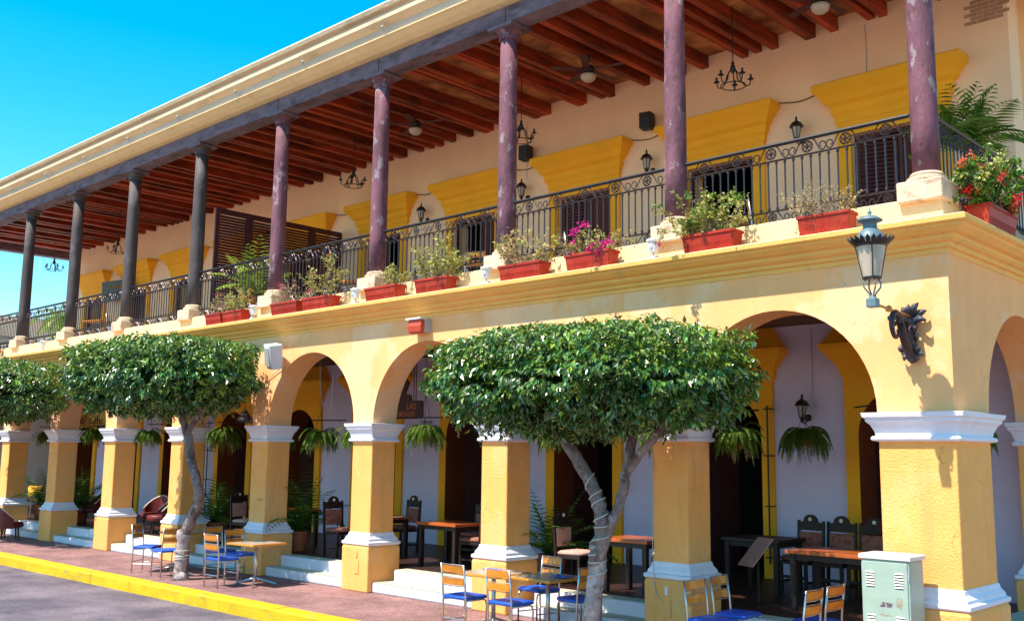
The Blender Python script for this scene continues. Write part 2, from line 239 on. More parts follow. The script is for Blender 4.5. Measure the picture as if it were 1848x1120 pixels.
# ------------------------------------------------------------------ mesh helpers
class MB:
    def __init__(s): s.v = []; s.f = []
    def add(s, vs, fs):
        o = len(s.v); s.v += [tuple(p) for p in vs]; s.f += [tuple(i + o for i in f) for f in fs]; return s
    def box(s, x0, x1, y0, y1, z0, z1):
        return s.add([(x0,y0,z0),(x1,y0,z0),(x1,y1,z0),(x0,y1,z0),(x0,y0,z1),(x1,y0,z1),(x1,y1,z1),(x0,y1,z1)],
                     [(0,3,2,1),(4,5,6,7),(0,1,5,4),(1,2,6,5),(2,3,7,6),(3,0,4,7)])
    def taper(s, cx, cy, z0, z1, a0, b0, a1, b1):
        return s.add([(cx-a0,cy-b0,z0),(cx+a0,cy-b0,z0),(cx+a0,cy+b0,z0),(cx-a0,cy+b0,z0),(cx-a1,cy-b1,z1),(cx+a1,cy-b1,z1),(cx+a1,cy+b1,z1),(cx-a1,cy+b1,z1)],
                     [(0,3,2,1),(4,5,6,7),(0,1,5,4),(1,2,6,5),(2,3,7,6),(3,0,4,7)])
    def ringstack(s, x0, x1, y0, y1, prof):
        """rectangular moulding: prof = [(offset outward, z)]"""
        vs = []
        for o, z in prof: vs += [(x0-o,y0-o,z),(x1+o,y0-o,z),(x1+o,y1+o,z),(x0-o,y1+o,z)]
        n = len(prof); fs = [(3,2,1,0), tuple(range(4*n-4, 4*n))]
        for i in range(n-1):
            for k in range(4): a = 4*i; fs.append((a+k, a+(k+1)%4, a+4+(k+1)%4, a+4+k))
        return s.add(vs, fs)
    def lathe(s, prof, c=(0,0,0), seg=16, axis=None):
        vs = []; n = len(prof)
        for r, z in prof:
            for k in range(seg):
                a = 2*PI*k/seg; p = Vector((r*math.cos(a), r*math.sin(a), z))
                if axis: p = axis @ p
                vs.append(p + Vector(c))
        fs = [tuple(reversed(range(seg))), tuple(range(seg*(n-1), seg*n))]
        for i in range(n-1):
            for k in range(seg): fs.append((i*seg+k, i*seg+(k+1)%seg, (i+1)*seg+(k+1)%seg, (i+1)*seg+k))
        return s.add(vs, fs)
    def tube(s, pts, r, seg=6, caps=True):
        pts = [Vector(p) for p in pts]; n = len(pts); rs = r if isinstance(r, (list, tuple)) else [r]*n
        vs = []; prev = None
        for i, p in enumerate(pts):
            d = (pts[min(i+1,n-1)] - pts[max(i-1,0)])
            if d.length < 1e-9: d = Vector((0,0,1))
            d.normalize()
            if prev is None:
                u = d.cross(Vector((0,0,1)))
                if u.length < 1e-3: u = d.cross(Vector((1,0,0)))
            else:
                u = prev - d*prev.dot(d)
                if u.length < 1e-4: u = d.cross(Vector((0.3,0.2,1)))
            u.normalize(); w = d.cross(u); prev = u
            for k in range(seg):
                a = 2*PI*k/seg; vs.append(p + (u*math.cos(a) + w*math.sin(a))*rs[i])
        fs = []
        if caps: fs += [tuple(reversed(range(seg))), tuple(range(seg*(n-1), seg*n))]
        for i in range(n-1):
            for k in range(seg): fs.append((i*seg+k, i*seg+(k+1)%seg, (i+1)*seg+(k+1)%seg, (i+1)*seg+k))
        return s.add(vs, fs)
    def sweep(s, prof, path):
        """prof: list of (out, z); path: list of (x, y, nx, ny): open sweep"""
        n = len(prof); vs = []
        for (x, y, nx, ny) in path:
            for o, z in prof: vs.append((x+nx*o, y+ny*o, z))
        fs = []
        for i in range(len(path)-1):
            for k in range(n-1): fs.append((i*n+k, (i+1)*n+k, (i+1)*n+k+1, i*n+k+1))
        fs.append(tuple(range(n))); fs.append(tuple(reversed(range(n*(len(path)-1), n*len(path)))))
        return s.add(vs, fs)
    def leaf(s, p, d, nrm, L, W, fold=0.25):
        d = d.normalized(); u = d.cross(nrm)
        if u.length < 1e-4: u = d.cross(Vector((0.1,0.9,0.3)))
        u.normalize(); nn = u.cross(d)
        a = p; t = p + d*L - nn*L*0.12; l = p + d*L*0.42 + u*W*0.5 + nn*W*fold; r = p + d*L*0.42 - u*W*0.5 + nn*W*fold
        o = len(s.v); s.v += [a[:], l[:], t[:], r[:]]; s.f += [(o,o+2,o+1),(o,o+3,o+2)]
    def build(s, name, m_, parent=None, smooth=False, bevel=0.0, loc=None, rot=None, kind=None):
        me = bpy.data.meshes.new(name); me.from_pydata(s.v, [], s.f); me.update()
        if smooth:
            me.polygons.foreach_set("use_smooth", [True]*len(me.polygons))
        me.materials.append(m_)
        return link(name, me, parent, bevel, loc, rot, kind)

def link(name, me, parent=None, bevel=0.0, loc=None, rot=None, kind=None):
    o = bpy.data.objects.new(name, me); COL.objects.link(o)
    if parent is not None: o.parent = parent
    if loc is not None: o.location = loc
    if rot is not None: o.rotation_euler = rot
    if bevel:
        b = o.modifiers.new("bevel", 'BEVEL'); b.width = bevel; b.segments = 2; b.limit_method = 'ANGLE'; b.angle_limit = math.radians(40)
    if kind: o['kind'] = kind
    return o
def thing(name, label, cat, loc=(0,0,0), rz=0.0, group=None):
    o = bpy.data.objects.new(name, None); COL.objects.link(o); o.empty_display_size = 0.1
    o.location = loc; o.rotation_euler = (0,0,rz); o['label'] = label; o['category'] = cat
    if group: o['group'] = group
    return o
def dup(root, loc, rz, label, group=None):
    def cp(o, par):
        c = o.copy(); COL.objects.link(c); c.parent = par
        for ch in o.children: cp(ch, c)
        return c
    r = cp(root, None); r.location = loc; r.rotation_euler = (0,0,rz); r['label'] = label
    if group: r['group'] = group
    return r
def part(name): return bpy.data.objects.new(name, None)
def structure(o): o['kind'] = 'structure'; return o

# ------------------------------------------------------------------ ground, road, sidewalk, kerb
ROADZ = -0.19; KY = -1.93
gm = mat("far_ground", (0.30, 0.24, 0.18), 0.95, 0.2, 0.2)
structure(MB().add([(-900,-900,ROADZ-0.03),(900,-900,ROADZ-0.03),(900,900,ROADZ-0.03),(-900,900,ROADZ-0.03)], [(0,1,2,3)]).build("ground", gm))
structure(MB().add([(-120,-16,ROADZ),(60,-16,ROADZ),(60,KY-0.1,ROADZ),(-120,KY-0.1,ROADZ)], [(0,1,2,3)]).build("road", M['asphalt']))
structure(MB().box(-70, 3.0, KY, 0.7, ROADZ-0.02, 0.0).build("sidewalk", M['pave']))
structure(MB().box(0.75, 3.0, 0.7, 24, ROADZ-0.02, 0.0).build("sidewalk", M['pave']))
structure(MB().box(-120, 60, -20.5, -16.0, ROADZ-0.02, -0.04).build("sidewalk", M['pave']))
kerb = MB()
kerb = thing("kerb", "long yellow painted kerb between the road and the pink sidewalk", "kerb", (0, KY, ROADZ))
kx = 3.0; ki = 0; kmesh = {}
while kx > -70:
    L_ = 1.5 if kx > -32 else 6.0
    g = 0.006
    if L_ not in kmesh:
        mb = MB(); prof = [(0.0, -0.02), (0.27, -0.02), (0.265, 0.17), (0.245, 0.197), (0.0, 0.203)]
        mb.sweep(prof, [(0, 0, 0, -1), (-L_+g, 0, 0, -1)])
        me = bpy.data.meshes.new("kerb_stone"); me.from_pydata(mb.v, [], mb.f); me.materials.append(M['kerb']); kmesh[L_] = me
    o = link("kerb_stone", kmesh[L_], kerb, loc=(kx, R.uniform(-0.004, 0.004), R.uniform(-0.004, 0.003)))
    kx -= L_; ki += 1

# ------------------------------------------------------------------ the building
W1, B0, S, PW, PD = 0.83, 3.304, 3.1386, 0.531, 0.507
NB = 11
ZSP, ZCAP, ZFL, ZC0, ZC1, ZB = 2.765, 2.46, 0.36, 4.50, 4.77, 5.06
XR = [0.0] + [-(B0 + (k-2)*S) for k in range(2, NB+1)]
XL = [-W1] + [x - PW for x in XR[1:]]
PX = [(a+b)/2 for a, b in zip(XL, XR)]
XEND = XL[-1]
IY = 4.1
bld = thing("arcade_building", "long two-storey yellow arcaded building with columned balcony under a timber roof", "building")

def arch_wall(bays, a0, a1, ztop, zs, thick, fn, seg=18):
    """bays: list of (lo, hi) arch spans along parameter; wall from a0 to a1; fn(u, depth, z)->xyz. returns MB"""
    mb = MB()
    def q(p): mb.add(p, [(0,1,2,3)])
    edges = sorted([e for b in bays for e in b]); pos = a0
    solids = []
    for lo, hi in sorted(bays):
        if lo - pos > 1e-4: solids.append((pos, lo))
        pos = hi
    if a1 - pos > 1e-4: solids.append((pos, a1))
    for lo, hi in solids:
        q([fn(lo,0,zs),fn(hi,0,zs),fn(hi,0,ztop),fn(lo,0,ztop)]); q([fn(hi,thick,zs),fn(lo,thick,zs),fn(lo,thick,ztop),fn(hi,thick,ztop)])
        q([fn(lo,0,zs),fn(lo,thick,zs),fn(hi,thick,zs),fn(hi,0,zs)])
    for lo, hi in bays:
        c = (lo+hi)/2; r = (hi-lo)/2; rz_ = min(r, ztop-zs-0.15)
        P = [(c - r*math.cos(PI*i/seg), zs + rz_*math.sin(PI*i/seg)) for i in range(seg+1)]
        for (u0,z0),(u1,z1) in zip(P, P[1:]):
            q([fn(u0,0,z0),fn(u1,0,z1),fn(u1,0,ztop),fn(u0,0,ztop)]); q([fn(u1,thick,z1),fn(u0,thick,z0),fn(u0,thick,ztop),fn(u1,thick,ztop)])
            q([fn(u0,0,z0),fn(u0,thick,z0),fn(u1,thick,z1),fn(u1,0,z1)])
    q([fn(a0,0,ztop),fn(a1,0,ztop),fn(a1,thick,ztop),fn(a0,thick,ztop)])
    q([fn(a0,0,zs),fn(a0,0,ztop),fn(a0,thick,ztop),fn(a0,thick,zs)]); q([fn(a1,0,zs),fn(a1,thick,zs),fn(a1,thick,ztop),fn(a1,0,ztop)])
    return mb
bays = [(XR[k+1], XL[k]) for k in range(NB-1)]
arch_wall(bays, XEND, 0.0, ZC0, ZSP, PD, lambda u,d,z: (u, d, z), 28).build("arcade_wall", M['wall'], bld)
# end wall (faces +x): first pillar is 1.02 deep
EY0, EY1 = 1.02, 3.50
arch_wall([(EY0, EY1)], PD+0.001, 4.3, ZC0, ZSP, 0.5, lambda u,d,z: (-d-0.001, u, z), 24).build("arcade_end_wall", M['wall'], bld)
MB().box(-0.5, -0.002, 4.3, 14, 0, ZC0).build("end_wall", M['wall'], bld)

def pillar(x0, x1, y0, y1, big=False):
    p = MB().box(x0, x1, y0, y1, 0.90, ZCAP+0.02).build("pillar", M['pillar'], bld, bevel=0.018)
    MB().ringstack(x0, x1, y0, y1, [(0.085,0.0),(0.09,0.70),(0.075,0.745)]).build("plinth", M['pillar'], p, bevel=0.02)
    MB().ringstack(x0, x1, y0, y1, [(0.08,0.746),(0.095,0.765),(0.095,0.80),(0.06,0.815),(0.055,0.85),(0.02,0.90),(0.01,0.945),(0.001,0.95)]).build("base_moulding", M['trim'], p, bevel=0.006)
    k = 1.15 if big else 1.0
    MB().ringstack(x0, x1, y0, y1, [(0.001,ZCAP-0.01),(0.045*k,ZCAP),(0.055*k,ZCAP+0.02),(0.045*k,ZCAP+0.045),(0.02,ZCAP+0.055),(0.03,ZCAP+0.10),(0.055*k,ZCAP+0.17),(0.085*k,ZCAP+0.205),(0.088*k,ZCAP+0.215),(0.088*k,ZCAP+0.235),(0.108*k,ZCAP+0.25),(0.118*k,ZCAP+0.30),(0.09,ZSP-0.002)]).build("capital", M['trim'], p, bevel=0.004)
    return p
pillar(XL[0], XR[0], 0, EY0, True)
for k in range(1, NB): pillar(XL[k], XR[k], 0, PD)
pillar(-0.5, 0.0, EY1, 4.28)

# arcade floor and steps
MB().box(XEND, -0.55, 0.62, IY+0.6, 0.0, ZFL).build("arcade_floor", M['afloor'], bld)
MB().box(-0.55, -0.02, 1.1, 3.45, 0.0, ZFL-0.002).build("arcade_floor", M['tread'], bld)
for k in range(NB-1):
    a, b = XR[k+1]+0.09, XL[k]-0.09
    o = MB().box(a, b, 0.01, 0.40, 0.0, 0.165).build("lower_step", M['step'], bld, bevel=0.025)
    MB().box(a+0.01, b-0.01, 0.012, 0.39, 0.1655, 0.169).build("tread", M['tread'], o)
    o = MB().box(a+(0.16 if k < 3 else 0.0), b-(0.10 if k < 3 else 0.0), 0.33, 0.63, 0.0, ZFL-0.004).build("upper_step", M['step'], bld, bevel=0.03)
    MB().box(a+0.18, b-0.12, 0.345, 0.615, ZFL-0.0035, ZFL).build("tread", M['tread'], o)

# inner wall with openings
DC = [-2.22 - 3.07*k for k in range(10)]
OW = 0.71
WX1 = -0.48
XI = -31.6
def inner_ground():
    mb = arch_wall([(c-OW, c+OW) for c in DC if c-OW > XI+0.1], XI, -0.02, ZC0-0.1, 2.62, 0.6, lambda u,d,z: (u, IY+d, z), 16)
    edges = [-0.02]
    for c in DC:
        if c-OW > XI+0.1: edges += [c+OW, c-OW]
    edges.append(XI)
    for i in range(0, len(edges), 2):
        mb.add([(edges[i+1],IY,0),(edges[i],IY,0),(edges[i],IY,2.62),(edges[i+1],IY,2.62)], [(0,1,2,3)])
    return mb
inner_ground().build("inner_wall", M['inner'], bld)
# reveals, surrounds, rooms
for i, c in enumerate(DC):
    if c-OW <= XI+0.1: continue
    mb = MB()
    P = [(c-OW, 0.0)] + [(c-OW*math.cos(PI*j/16), 2.62+OW*math.sin(PI*j/16)) for j in range(17)] + [(c+OW, 0.0)]
    e = 0.006
    Q = [(c+(u-c)*(1-e), z-(0.006 if z > 2.62 else 0)) for u, z in P]
    for (u0,z0),(u1,z1) in zip(Q, Q[1:]): mb.add([(u0,IY-0.05,z0),(u0,IY+0.62,z0),(u1,IY+0.62,z1),(u1,IY-0.05,z1)], [(0,1,2,3)])
    mb.build("door_reveal", M['reveal'], bld)
    # ochre surround: arch plate with flared top
    SW = 0.92
    o = arch_wall([(c-OW+0.001, c+OW-0.001)], c-SW, c+SW, 3.92, 2.62, 0.055, lambda u,d,z: (u, IY-0.056+d, z), 16)
    for a, b in ((c-SW, c-OW+0.001), (c+OW-0.001, c+SW)): o.box(a, b, IY-0.056, IY-0.001, 0.3, 2.62)
    so = o.build("door_surround", M['ochre'], bld)
    prof = [(0.001,3.50),(0.02,3.52),(0.05,3.58),(0.05,3.66),(0.10,3.72),(0.20,3.86),(0.27,3.95),(0.28,4.02),(0.25,4.03),(0.02,4.38)]
    MB().ringstack(c-SW, c+SW, IY-0.05, IY-0.004, [(o_, z) for o_, z in prof]).build("hood", M['ochre'], so)
    MB().box(c-0.8, c+0.8, IY+0.8, IY+0.85, 0, 3.6).build("room_back", M['dark'], bld) if False else None
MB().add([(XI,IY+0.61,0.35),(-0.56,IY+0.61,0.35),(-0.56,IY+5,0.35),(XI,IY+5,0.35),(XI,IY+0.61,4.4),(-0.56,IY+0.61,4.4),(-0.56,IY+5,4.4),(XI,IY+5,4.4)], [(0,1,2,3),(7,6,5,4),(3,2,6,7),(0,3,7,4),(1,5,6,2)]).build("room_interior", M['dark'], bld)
# some things inside doorways: folded dark leaves with small panes
for i, c in enumerate(DC[:9]):
    d = MB().box(0, 0.62, 0, 0.05, 0, 2.55).build("door_leaf", M['shutter'], bld, loc=(c-OW+0.03, IY+0.50, ZFL+0.01), rot=(0, 0, math.radians(62 if i % 2 else 78)))
    for r_ in range(4): MB().box(0.10, 0.52, -0.012, -0.002, 0.2+0.6*r_, 0.66+0.6*r_).build("panel", M['shutter'], d)

# upper wall with doors
UZ1 = 7.34; UOW = 0.66
mb = MB(); pos = WX1
for c in DC:
    if c-UOW < XI+0.2: break
    mb.box(c+UOW, pos, IY, IY+0.45, ZB-0.1, 9.5); mb.box(c-UOW, c+UOW, IY, IY+0.45, UZ1, 9.5); pos = c-UOW
mb.box(XI, pos, IY, IY+0.45, ZB-0.1, 9.5)
mb.build("upper_wall", M['upperw'], bld)
MB().box(WX1-0.45, WX1, IY+0.46, 14, ZB-0.1, 9.5).build("upper_end_wall", M['wall'], bld)
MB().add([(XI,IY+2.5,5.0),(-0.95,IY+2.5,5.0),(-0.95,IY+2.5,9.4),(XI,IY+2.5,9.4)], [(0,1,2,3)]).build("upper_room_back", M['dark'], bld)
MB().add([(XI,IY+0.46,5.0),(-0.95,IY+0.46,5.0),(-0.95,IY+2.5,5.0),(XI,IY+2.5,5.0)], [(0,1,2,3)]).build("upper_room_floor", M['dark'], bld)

def louvre(w, h):
    mb = MB(); f = 0.07
    mb.box(0, f, -0.02, 0.02, 0, h); mb.box(w-f, w, -0.02, 0.02, 0, h)
    for z in (0, h*0.48, h-f): mb.box(f, w-f, -0.02, 0.02, z, z+f)
    return mb
SHME = louvre(0.64, 2.22); shme = bpy.data.meshes.new("shutter"); shme.from_pydata(SHME.v, [], SHME.f); shme.materials.append(M['shutter'])
sl = MB()
for z0, z1 in ((0.08, 1.06), (1.15, 2.14)):
    n = 15
    for i in range(n):
        z = z0 + (z1-z0)*(i+0.5)/n
        sl.add([(0.07,-0.02,z-0.03),(0.57,-0.02,z-0.03),(0.57,0.012,z+0.022),(0.07,0.012,z+0.022),(0.07,-0.014,z-0.036),(0.57,-0.014,z-0.036),(0.57,0.018,z+0.016),(0.07,0.018,z+0.016)], [(0,1,2,3),(7,6,5,4),(0,4,5,1),(2,6,7,3)])
slme = bpy.data.meshes.new("louvre_slats"); slme.from_pydata(sl.v, [], sl.f); slme.materials.append(mat("louvre_wood", (0.10, 0.03, 0.028), 0.6, 0.2, 6))
SW = 0.88
for i, c in enumerate(DC):
    if c-UOW < XI+0.2: break
    o = MB().box(c-SW, c-UOW, IY-0.06, IY-0.002, ZB, 7.72); o.box(c+UOW, c+SW, IY-0.06, IY-0.002, ZB, 7.72); o.box(c-UOW, c+UOW, IY-0.06, IY-0.002, UZ1, 7.72)
    so = o.build("door_surround", M['ochre'], bld)
    prof = [(0.001,7.55),(0.025,7.56),(0.03,7.66),(0.075,7.72),(0.08,7.82),(0.14,7.87),(0.19,7.96),(0.27,8.05),(0.29,8.07),(0.29,8.17),(0.27,8.19),(0.02,8.22)]
    MB().ringstack(c-SW, c+SW, IY-0.05, IY-0.004, prof).build("hood", M['ochre'], so)
    MB().box(c-UOW, c+UOW, IY+0.10, IY+0.2, UZ1-0.06, UZ1-0.002).build("lintel", M['shutter'], so)
    openr = (i % 3 == 1); openl = (i % 2 == 0)
    for side, ang in ((0, 100 if not openl else 12), (1, 8 if not openr else 95)):
        if side == 0: s_ = link("shutter", shme, bld, loc=(c-UOW+0.01, IY+0.08, ZB+0.01), rot=(0, 0, math.radians(ang)))
        else: s_ = link("shutter", shme, bld, loc=(c+UOW-0.01, IY+0.08, ZB+0.01), rot=(0, 0, math.radians(180-ang)))
        link("louvre_slats", slme, s_, kind='stuff')

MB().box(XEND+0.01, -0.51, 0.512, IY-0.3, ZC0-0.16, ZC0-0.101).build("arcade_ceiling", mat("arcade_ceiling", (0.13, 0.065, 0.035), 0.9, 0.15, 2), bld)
# balcony slab, cornice, ledge
MB().box(XEND+0.01, -0.01, 0.511, IY+0.4, ZC0-0.10, ZB-0.002).build("balcony_floor", mat("balcony_floor", (0.42, 0.26, 0.17), 0.8, 0.1, 3), bld)
CP = [(0.0, ZC0-0.06), (0.012, ZC0-0.055), (0.014, ZC0-0.005), (0.05, ZC0+0.005), (0.06, ZC0+0.045), (0.10, ZC0+0.06), (0.13, ZC0+0.085), (0.135, ZC0+0.12), (0.19, ZC0+0.135),
      (0.255, ZC0+0.18), (0.27, ZC0+0.205), (0.29, ZC0+0.21), (0.315, ZC0+0.225), (0.32, ZC1-0.004), (0.31, ZC1), (-0.05, ZC1+0.012)]
MB().sweep(CP, [(XEND, 0, 0, -1), (0, 0, 1, -1), (0, 14, 1, 0)]).build("balcony_cornice", M['cornice'], bld)
MB().sweep([(-0.02, ZC1+0.012), (0.305, ZC1+0.001), (0.313, ZC1+0.006), (0.300, ZC1+0.018), (-0.02, ZC1+0.026)], [(XEND, 0, 0, -1), (0, 0, 1, -1), (0, 14, 1, 0)]).build("cornice_cap", M['ledge'], bld)
MB().sweep([(-0.5, ZC1), (-0.03, ZC1), (-0.035, ZB+0.02), (-0.06, ZB+0.04), (-0.5, ZB+0.04)], [(XEND, 0, 0, -1), (0, 0, 1, -1), (0, 14, 1, 0)]).build("ledge", M['ledge'], bld)

# columns
CY = 0.20
COLX = [-0.25] + PX[1:]
ZP, ZT = 5.28, 8.86
BEAMZ0, BEAMZ1 = 8.97, 9.24
for k, x in enumerate(COLX):
    m_ = M['column'] if k < 5 else M['coldark']
    p = MB().lathe([(0.150, ZP+0.09), (0.149, 6.0), (0.145, 7.0), (0.138, 8.0), (0.132, ZT-0.10)], (x, CY, 0), 28).build("column", m_, bld, smooth=True)
    MB().lathe([(0.205, ZP), (0.215, ZP+0.02), (0.215, ZP+0.05), (0.178, ZP+0.065), (0.188, ZP+0.085), (0.165, ZP+0.11), (0.145, ZP+0.115)], (x, CY, 0), 28).build("column_base", M['stone'], p, smooth=False)
    MB().box(x-0.25, x+0.25, CY-0.25, CY+0.25, ZB-0.02, ZP).build("pedestal", M['stone'], p, bevel=0.02)
    MB().lathe([(0.14, ZT-0.11), (0.165, ZT-0.10), (0.165, ZT-0.075), (0.15, ZT-0.065), (0.155, ZT-0.03), (0.20, ZT+0.02), (0.21, ZT+0.05)], (x, CY, 0), 28).build("capital", m_, p, smooth=False)
    MB().box(x-0.27, x+0.27, CY-0.23, CY+0.23, ZT+0.05, BEAMZ0-0.003).build("abacus", M['beam'], p, bevel=0.012)
# roof beam in lengths meeting over the columns
bx = [1.0] + [x+0.1 for x in COLX[1:-1]] + [XEND-0.15]
for a, b in zip(bx, bx[1:]):
    MB().box(b+0.006, a-0.006, 0.0+R.uniform(-.004,.006), 0.36, BEAMZ0+R.uniform(-.004,.004), BEAMZ1).build("roof_beam", M['beam'], bld, bevel=0.015)
MB().box(XEND-0.15, XEND+0.20, 0.38, IY+0.45, BEAMZ0-0.02, BEAMZ1).build("end_beam", M['beam'], bld, bevel=0.015)
MB().box(0.62, 0.98, 0.38, 14, BEAMZ0, BEAMZ1).build("end_beam", M['beam'], bld, bevel=0.015)
# joists
jm = MB().box(-0.062, 0.062, 0.1, IY+0.02, 9.14, 9.36)
jme = bpy.data.meshes.new("joist"); jme.from_pydata(jm.v, [], jm.f); jme.materials.append(M['joist'])
x = 0.45
while x > XEND+0.25:
    link("joist", jme, bld, loc=(x+R.uniform(-.02,.02), 0, R.uniform(-.012,.012)), rot=(R.uniform(-.002,.002), R.uniform(-.03,.03), R.uniform(-.004,.004)))
    x -= 0.414
MB().box(XEND-0.1, 0.98, 0.0, IY+0.4, 9.365, 9.42).build("roof_deck", M['ceil'], bld)
RP = [(-0.02,BEAMZ1+0.003),(0.10,9.265),(0.20,9.315),(0.30,9.385),(0.325,9.387),(0.33,9.41),(0.29,9.413),(0.285,9.57),(0.34,9.595),(0.42,9.645),(0.425,9.71),(0.405,9.72),(0.40,9.80),(0.47,9.812),(0.50,9.875),(0.49,9.90),(-0.3,9.93)]
RPATH = [(XEND-0.15, 0, 0, -1), (1.0, 0, 1, -1), (1.0, 14, 1, 0)]
MB().sweep([(-0.3,BEAMZ1+0.003)]+RP[:7]+[(-0.3,9.413)], RPATH).build("roof_soffit", mat("soffit_plaster", (0.86, 0.62, 0.33), 0.9, 0.06, 1.5, 0.2, 20, col3=(0.45,0.32,0.16), c3amt=0.4, c3scale=1.0, c3thr=0.64, c3sharp=0.08, c3map=(4,4,1)), bld)
MB().sweep([(-0.3,9.414),(0.285,9.414),(0.285,9.569),(-0.3,9.569)], RPATH).build("roof_frieze", mat("grey_frieze", (0.56,0.45,0.34), 0.9, 0.1, 1.5, 0.3, 20, col2=(0.40,0.31,0.24), c2amt=0.6, c2scale=2, c2thr=0.6, stretch=(0.3,1,1)), bld)
MB().sweep([(-0.3,9.57)]+RP[7:11]+[(0.30,9.712)], RPATH).build("roof_moulding", M['roofcor'], bld)
MB().sweep([(-0.3,9.713),(0.385,9.713),(0.38,9.80),(-0.3,9.80)], RPATH).build("roof_frieze", mat("grey_frieze", (0.42,0.33,0.25)), bld)
MB().sweep([(-0.3,9.801),(0.40,9.801)]+RP[13:], RPATH).build("roof_cornice", M['roofcor'], bld)
MB().box(XEND-0.1, 0.98, 0.3, 14, 9.43, 9.92).build("roof", M['roofcor'], bld)
for k in range(14):
    xx = -2.1 - 2.35*k
    o = MB().tube([(xx,-0.28,9.45),(xx,-0.37,9.46),(xx,-0.40,9.50)], 0.012, 6).build("floodlight_arm", M['grey'], bld)
    MB().lathe([(0.012,0),(0.026,0.02),(0.028,0.04),(0.012,0.055)], (xx-0.01,-0.40,9.49), 10).build("bulb", M['grey'], o, smooth=True)
# exposed brick patch high on the inner wall
for r_ in range(6):
    for c_ in range(3):
        off = 0.09 if r_ % 2 else 0
        MB().box(-1.08+c_*0.185+off, -1.08+c_*0.185+off+0.172, IY-0.006-R.random()*0.006, IY-0.001, 8.62+r_*0.062, 8.62+r_*0.062+0.05).build("brick", M['brick'], bld)

# railing
def scroll_strip(u0, u1, z0, z1, n):
    """frieze of ringed flowers between paired scrolls, in the plane (u, z); returns polylines"""
    out = []; h = z1-z0; mid = (z0+z1)/2; w = (u1-u0)/n
    for i in range(n):
        c = u0 + w*(i+0.5); rr = h*0.40
        out.append([(c+rr*math.cos(a*2*PI/12), mid+rr*math.sin(a*2*PI/12)) for a in range(13)])
        for q in range(4):
            b = PI/4+q*PI/2; e = 0.5
            out.append([(c, mid), (c+rr*0.75*math.cos(b-e), mid+rr*0.75*math.sin(b-e)), (c+rr*0.98*math.cos(b), mid+rr*0.98*math.sin(b)), (c+rr*0.75*math.cos(b+e), mid+rr*0.75*math.sin(b+e)), (c, mid)])
        for s in (-1, 1):
            e0 = c+s*(rr+0.01); e1 = c+s*(w*0.5-0.005); L = abs(e1-e0)
            pts = []
            for t in range(9):
                f = t/8; pts.append((e0+s*L*0.62*f, z1-0.01-(h-0.03)*(0.5-0.5*math.cos(PI*min(1, f*1.0)))))
            cx = e0+s*L*0.70; r0 = h*0.36; cz = z0+0.01+r0
            for t in range(11):
                a = -PI/2 + t/10*PI*1.9; r_ = r0*(1-0.62*t/10); pts.append((cx+s*r_*math.cos(a), cz+r_*math.sin(a)))
            out.append(pts)
    return out
def railing(p0, p1):
    """p0,p1 (x,y): straight railing between; part of the building"""
    d = Vector((p1[0]-p0[0], p1[1]-p0[1], 0)); L = d.length; d.normalize()
    def W(u, z, off=0): return (p0[0]+d.x*u-d.y*off, p0[1]+d.y*u+d.x*off, z)
    zt, zf, zb, zl = 6.10, 5.90, 5.265, 5.115
    mb = MB(); mb.tube([W(0,zt), W(L,zt)], 0.026, 6); mb.tube([W(0,zf), W(L,zf)], 0.013, 4); mb.tube([W(0,zb), W(L,zb)], 0.014, 4); mb.tube([W(0,zl), W(L,zl)], 0.012, 4)
    rail = mb.build("railing", M['iron'], bld)
    n = max(2, round(L/0.51))
    for z0, z1 in ((zf+0.01, zt-0.02), (zl+0.005, zb-0.008)):
        mb = MB()
        for pl in scroll_strip(0.03, L-0.03, z0, z1, n): mb.tube([W(u, z) for u, z in pl], 0.0085, 4, caps=False)
        mb.build("scrollwork", M['ironlight'], rail, kind='stuff')
    nb = round(L/0.113); key = 'bal'
    if key not in railing.me:
        b = MB().tube([(0,0,zb),(0,0,zf)], 0.0105, 6); b.lathe([(0.012,zf-0.05),(0.02,zf-0.04),(0.02,zf-0.02),(0.012,zf-0.012)], (0,0,0), 6); b.lathe([(0.012,zb+0.01),(0.02,zb+0.02),(0.02,zb+0.045),(0.012,zb+0.055)], (0,0,0), 6)
        me = bpy.data.meshes.new("baluster"); me.from_pydata(b.v, [], b.f); me.materials.append(M['ironlight']); railing.me[key] = me
    for i in range(nb):
        w = W(L*(i+0.5)/nb, 0); link("baluster", railing.me[key], rail, loc=(w[0], w[1], 0))
railing.me = {}
for k in range(NB-1): railing((COLX[k+1]+0.17, CY), (COLX[k]-0.17, CY))
railing((COLX[0]+0.02, CY+0.18), (COLX[0]+0.02, 4.1))

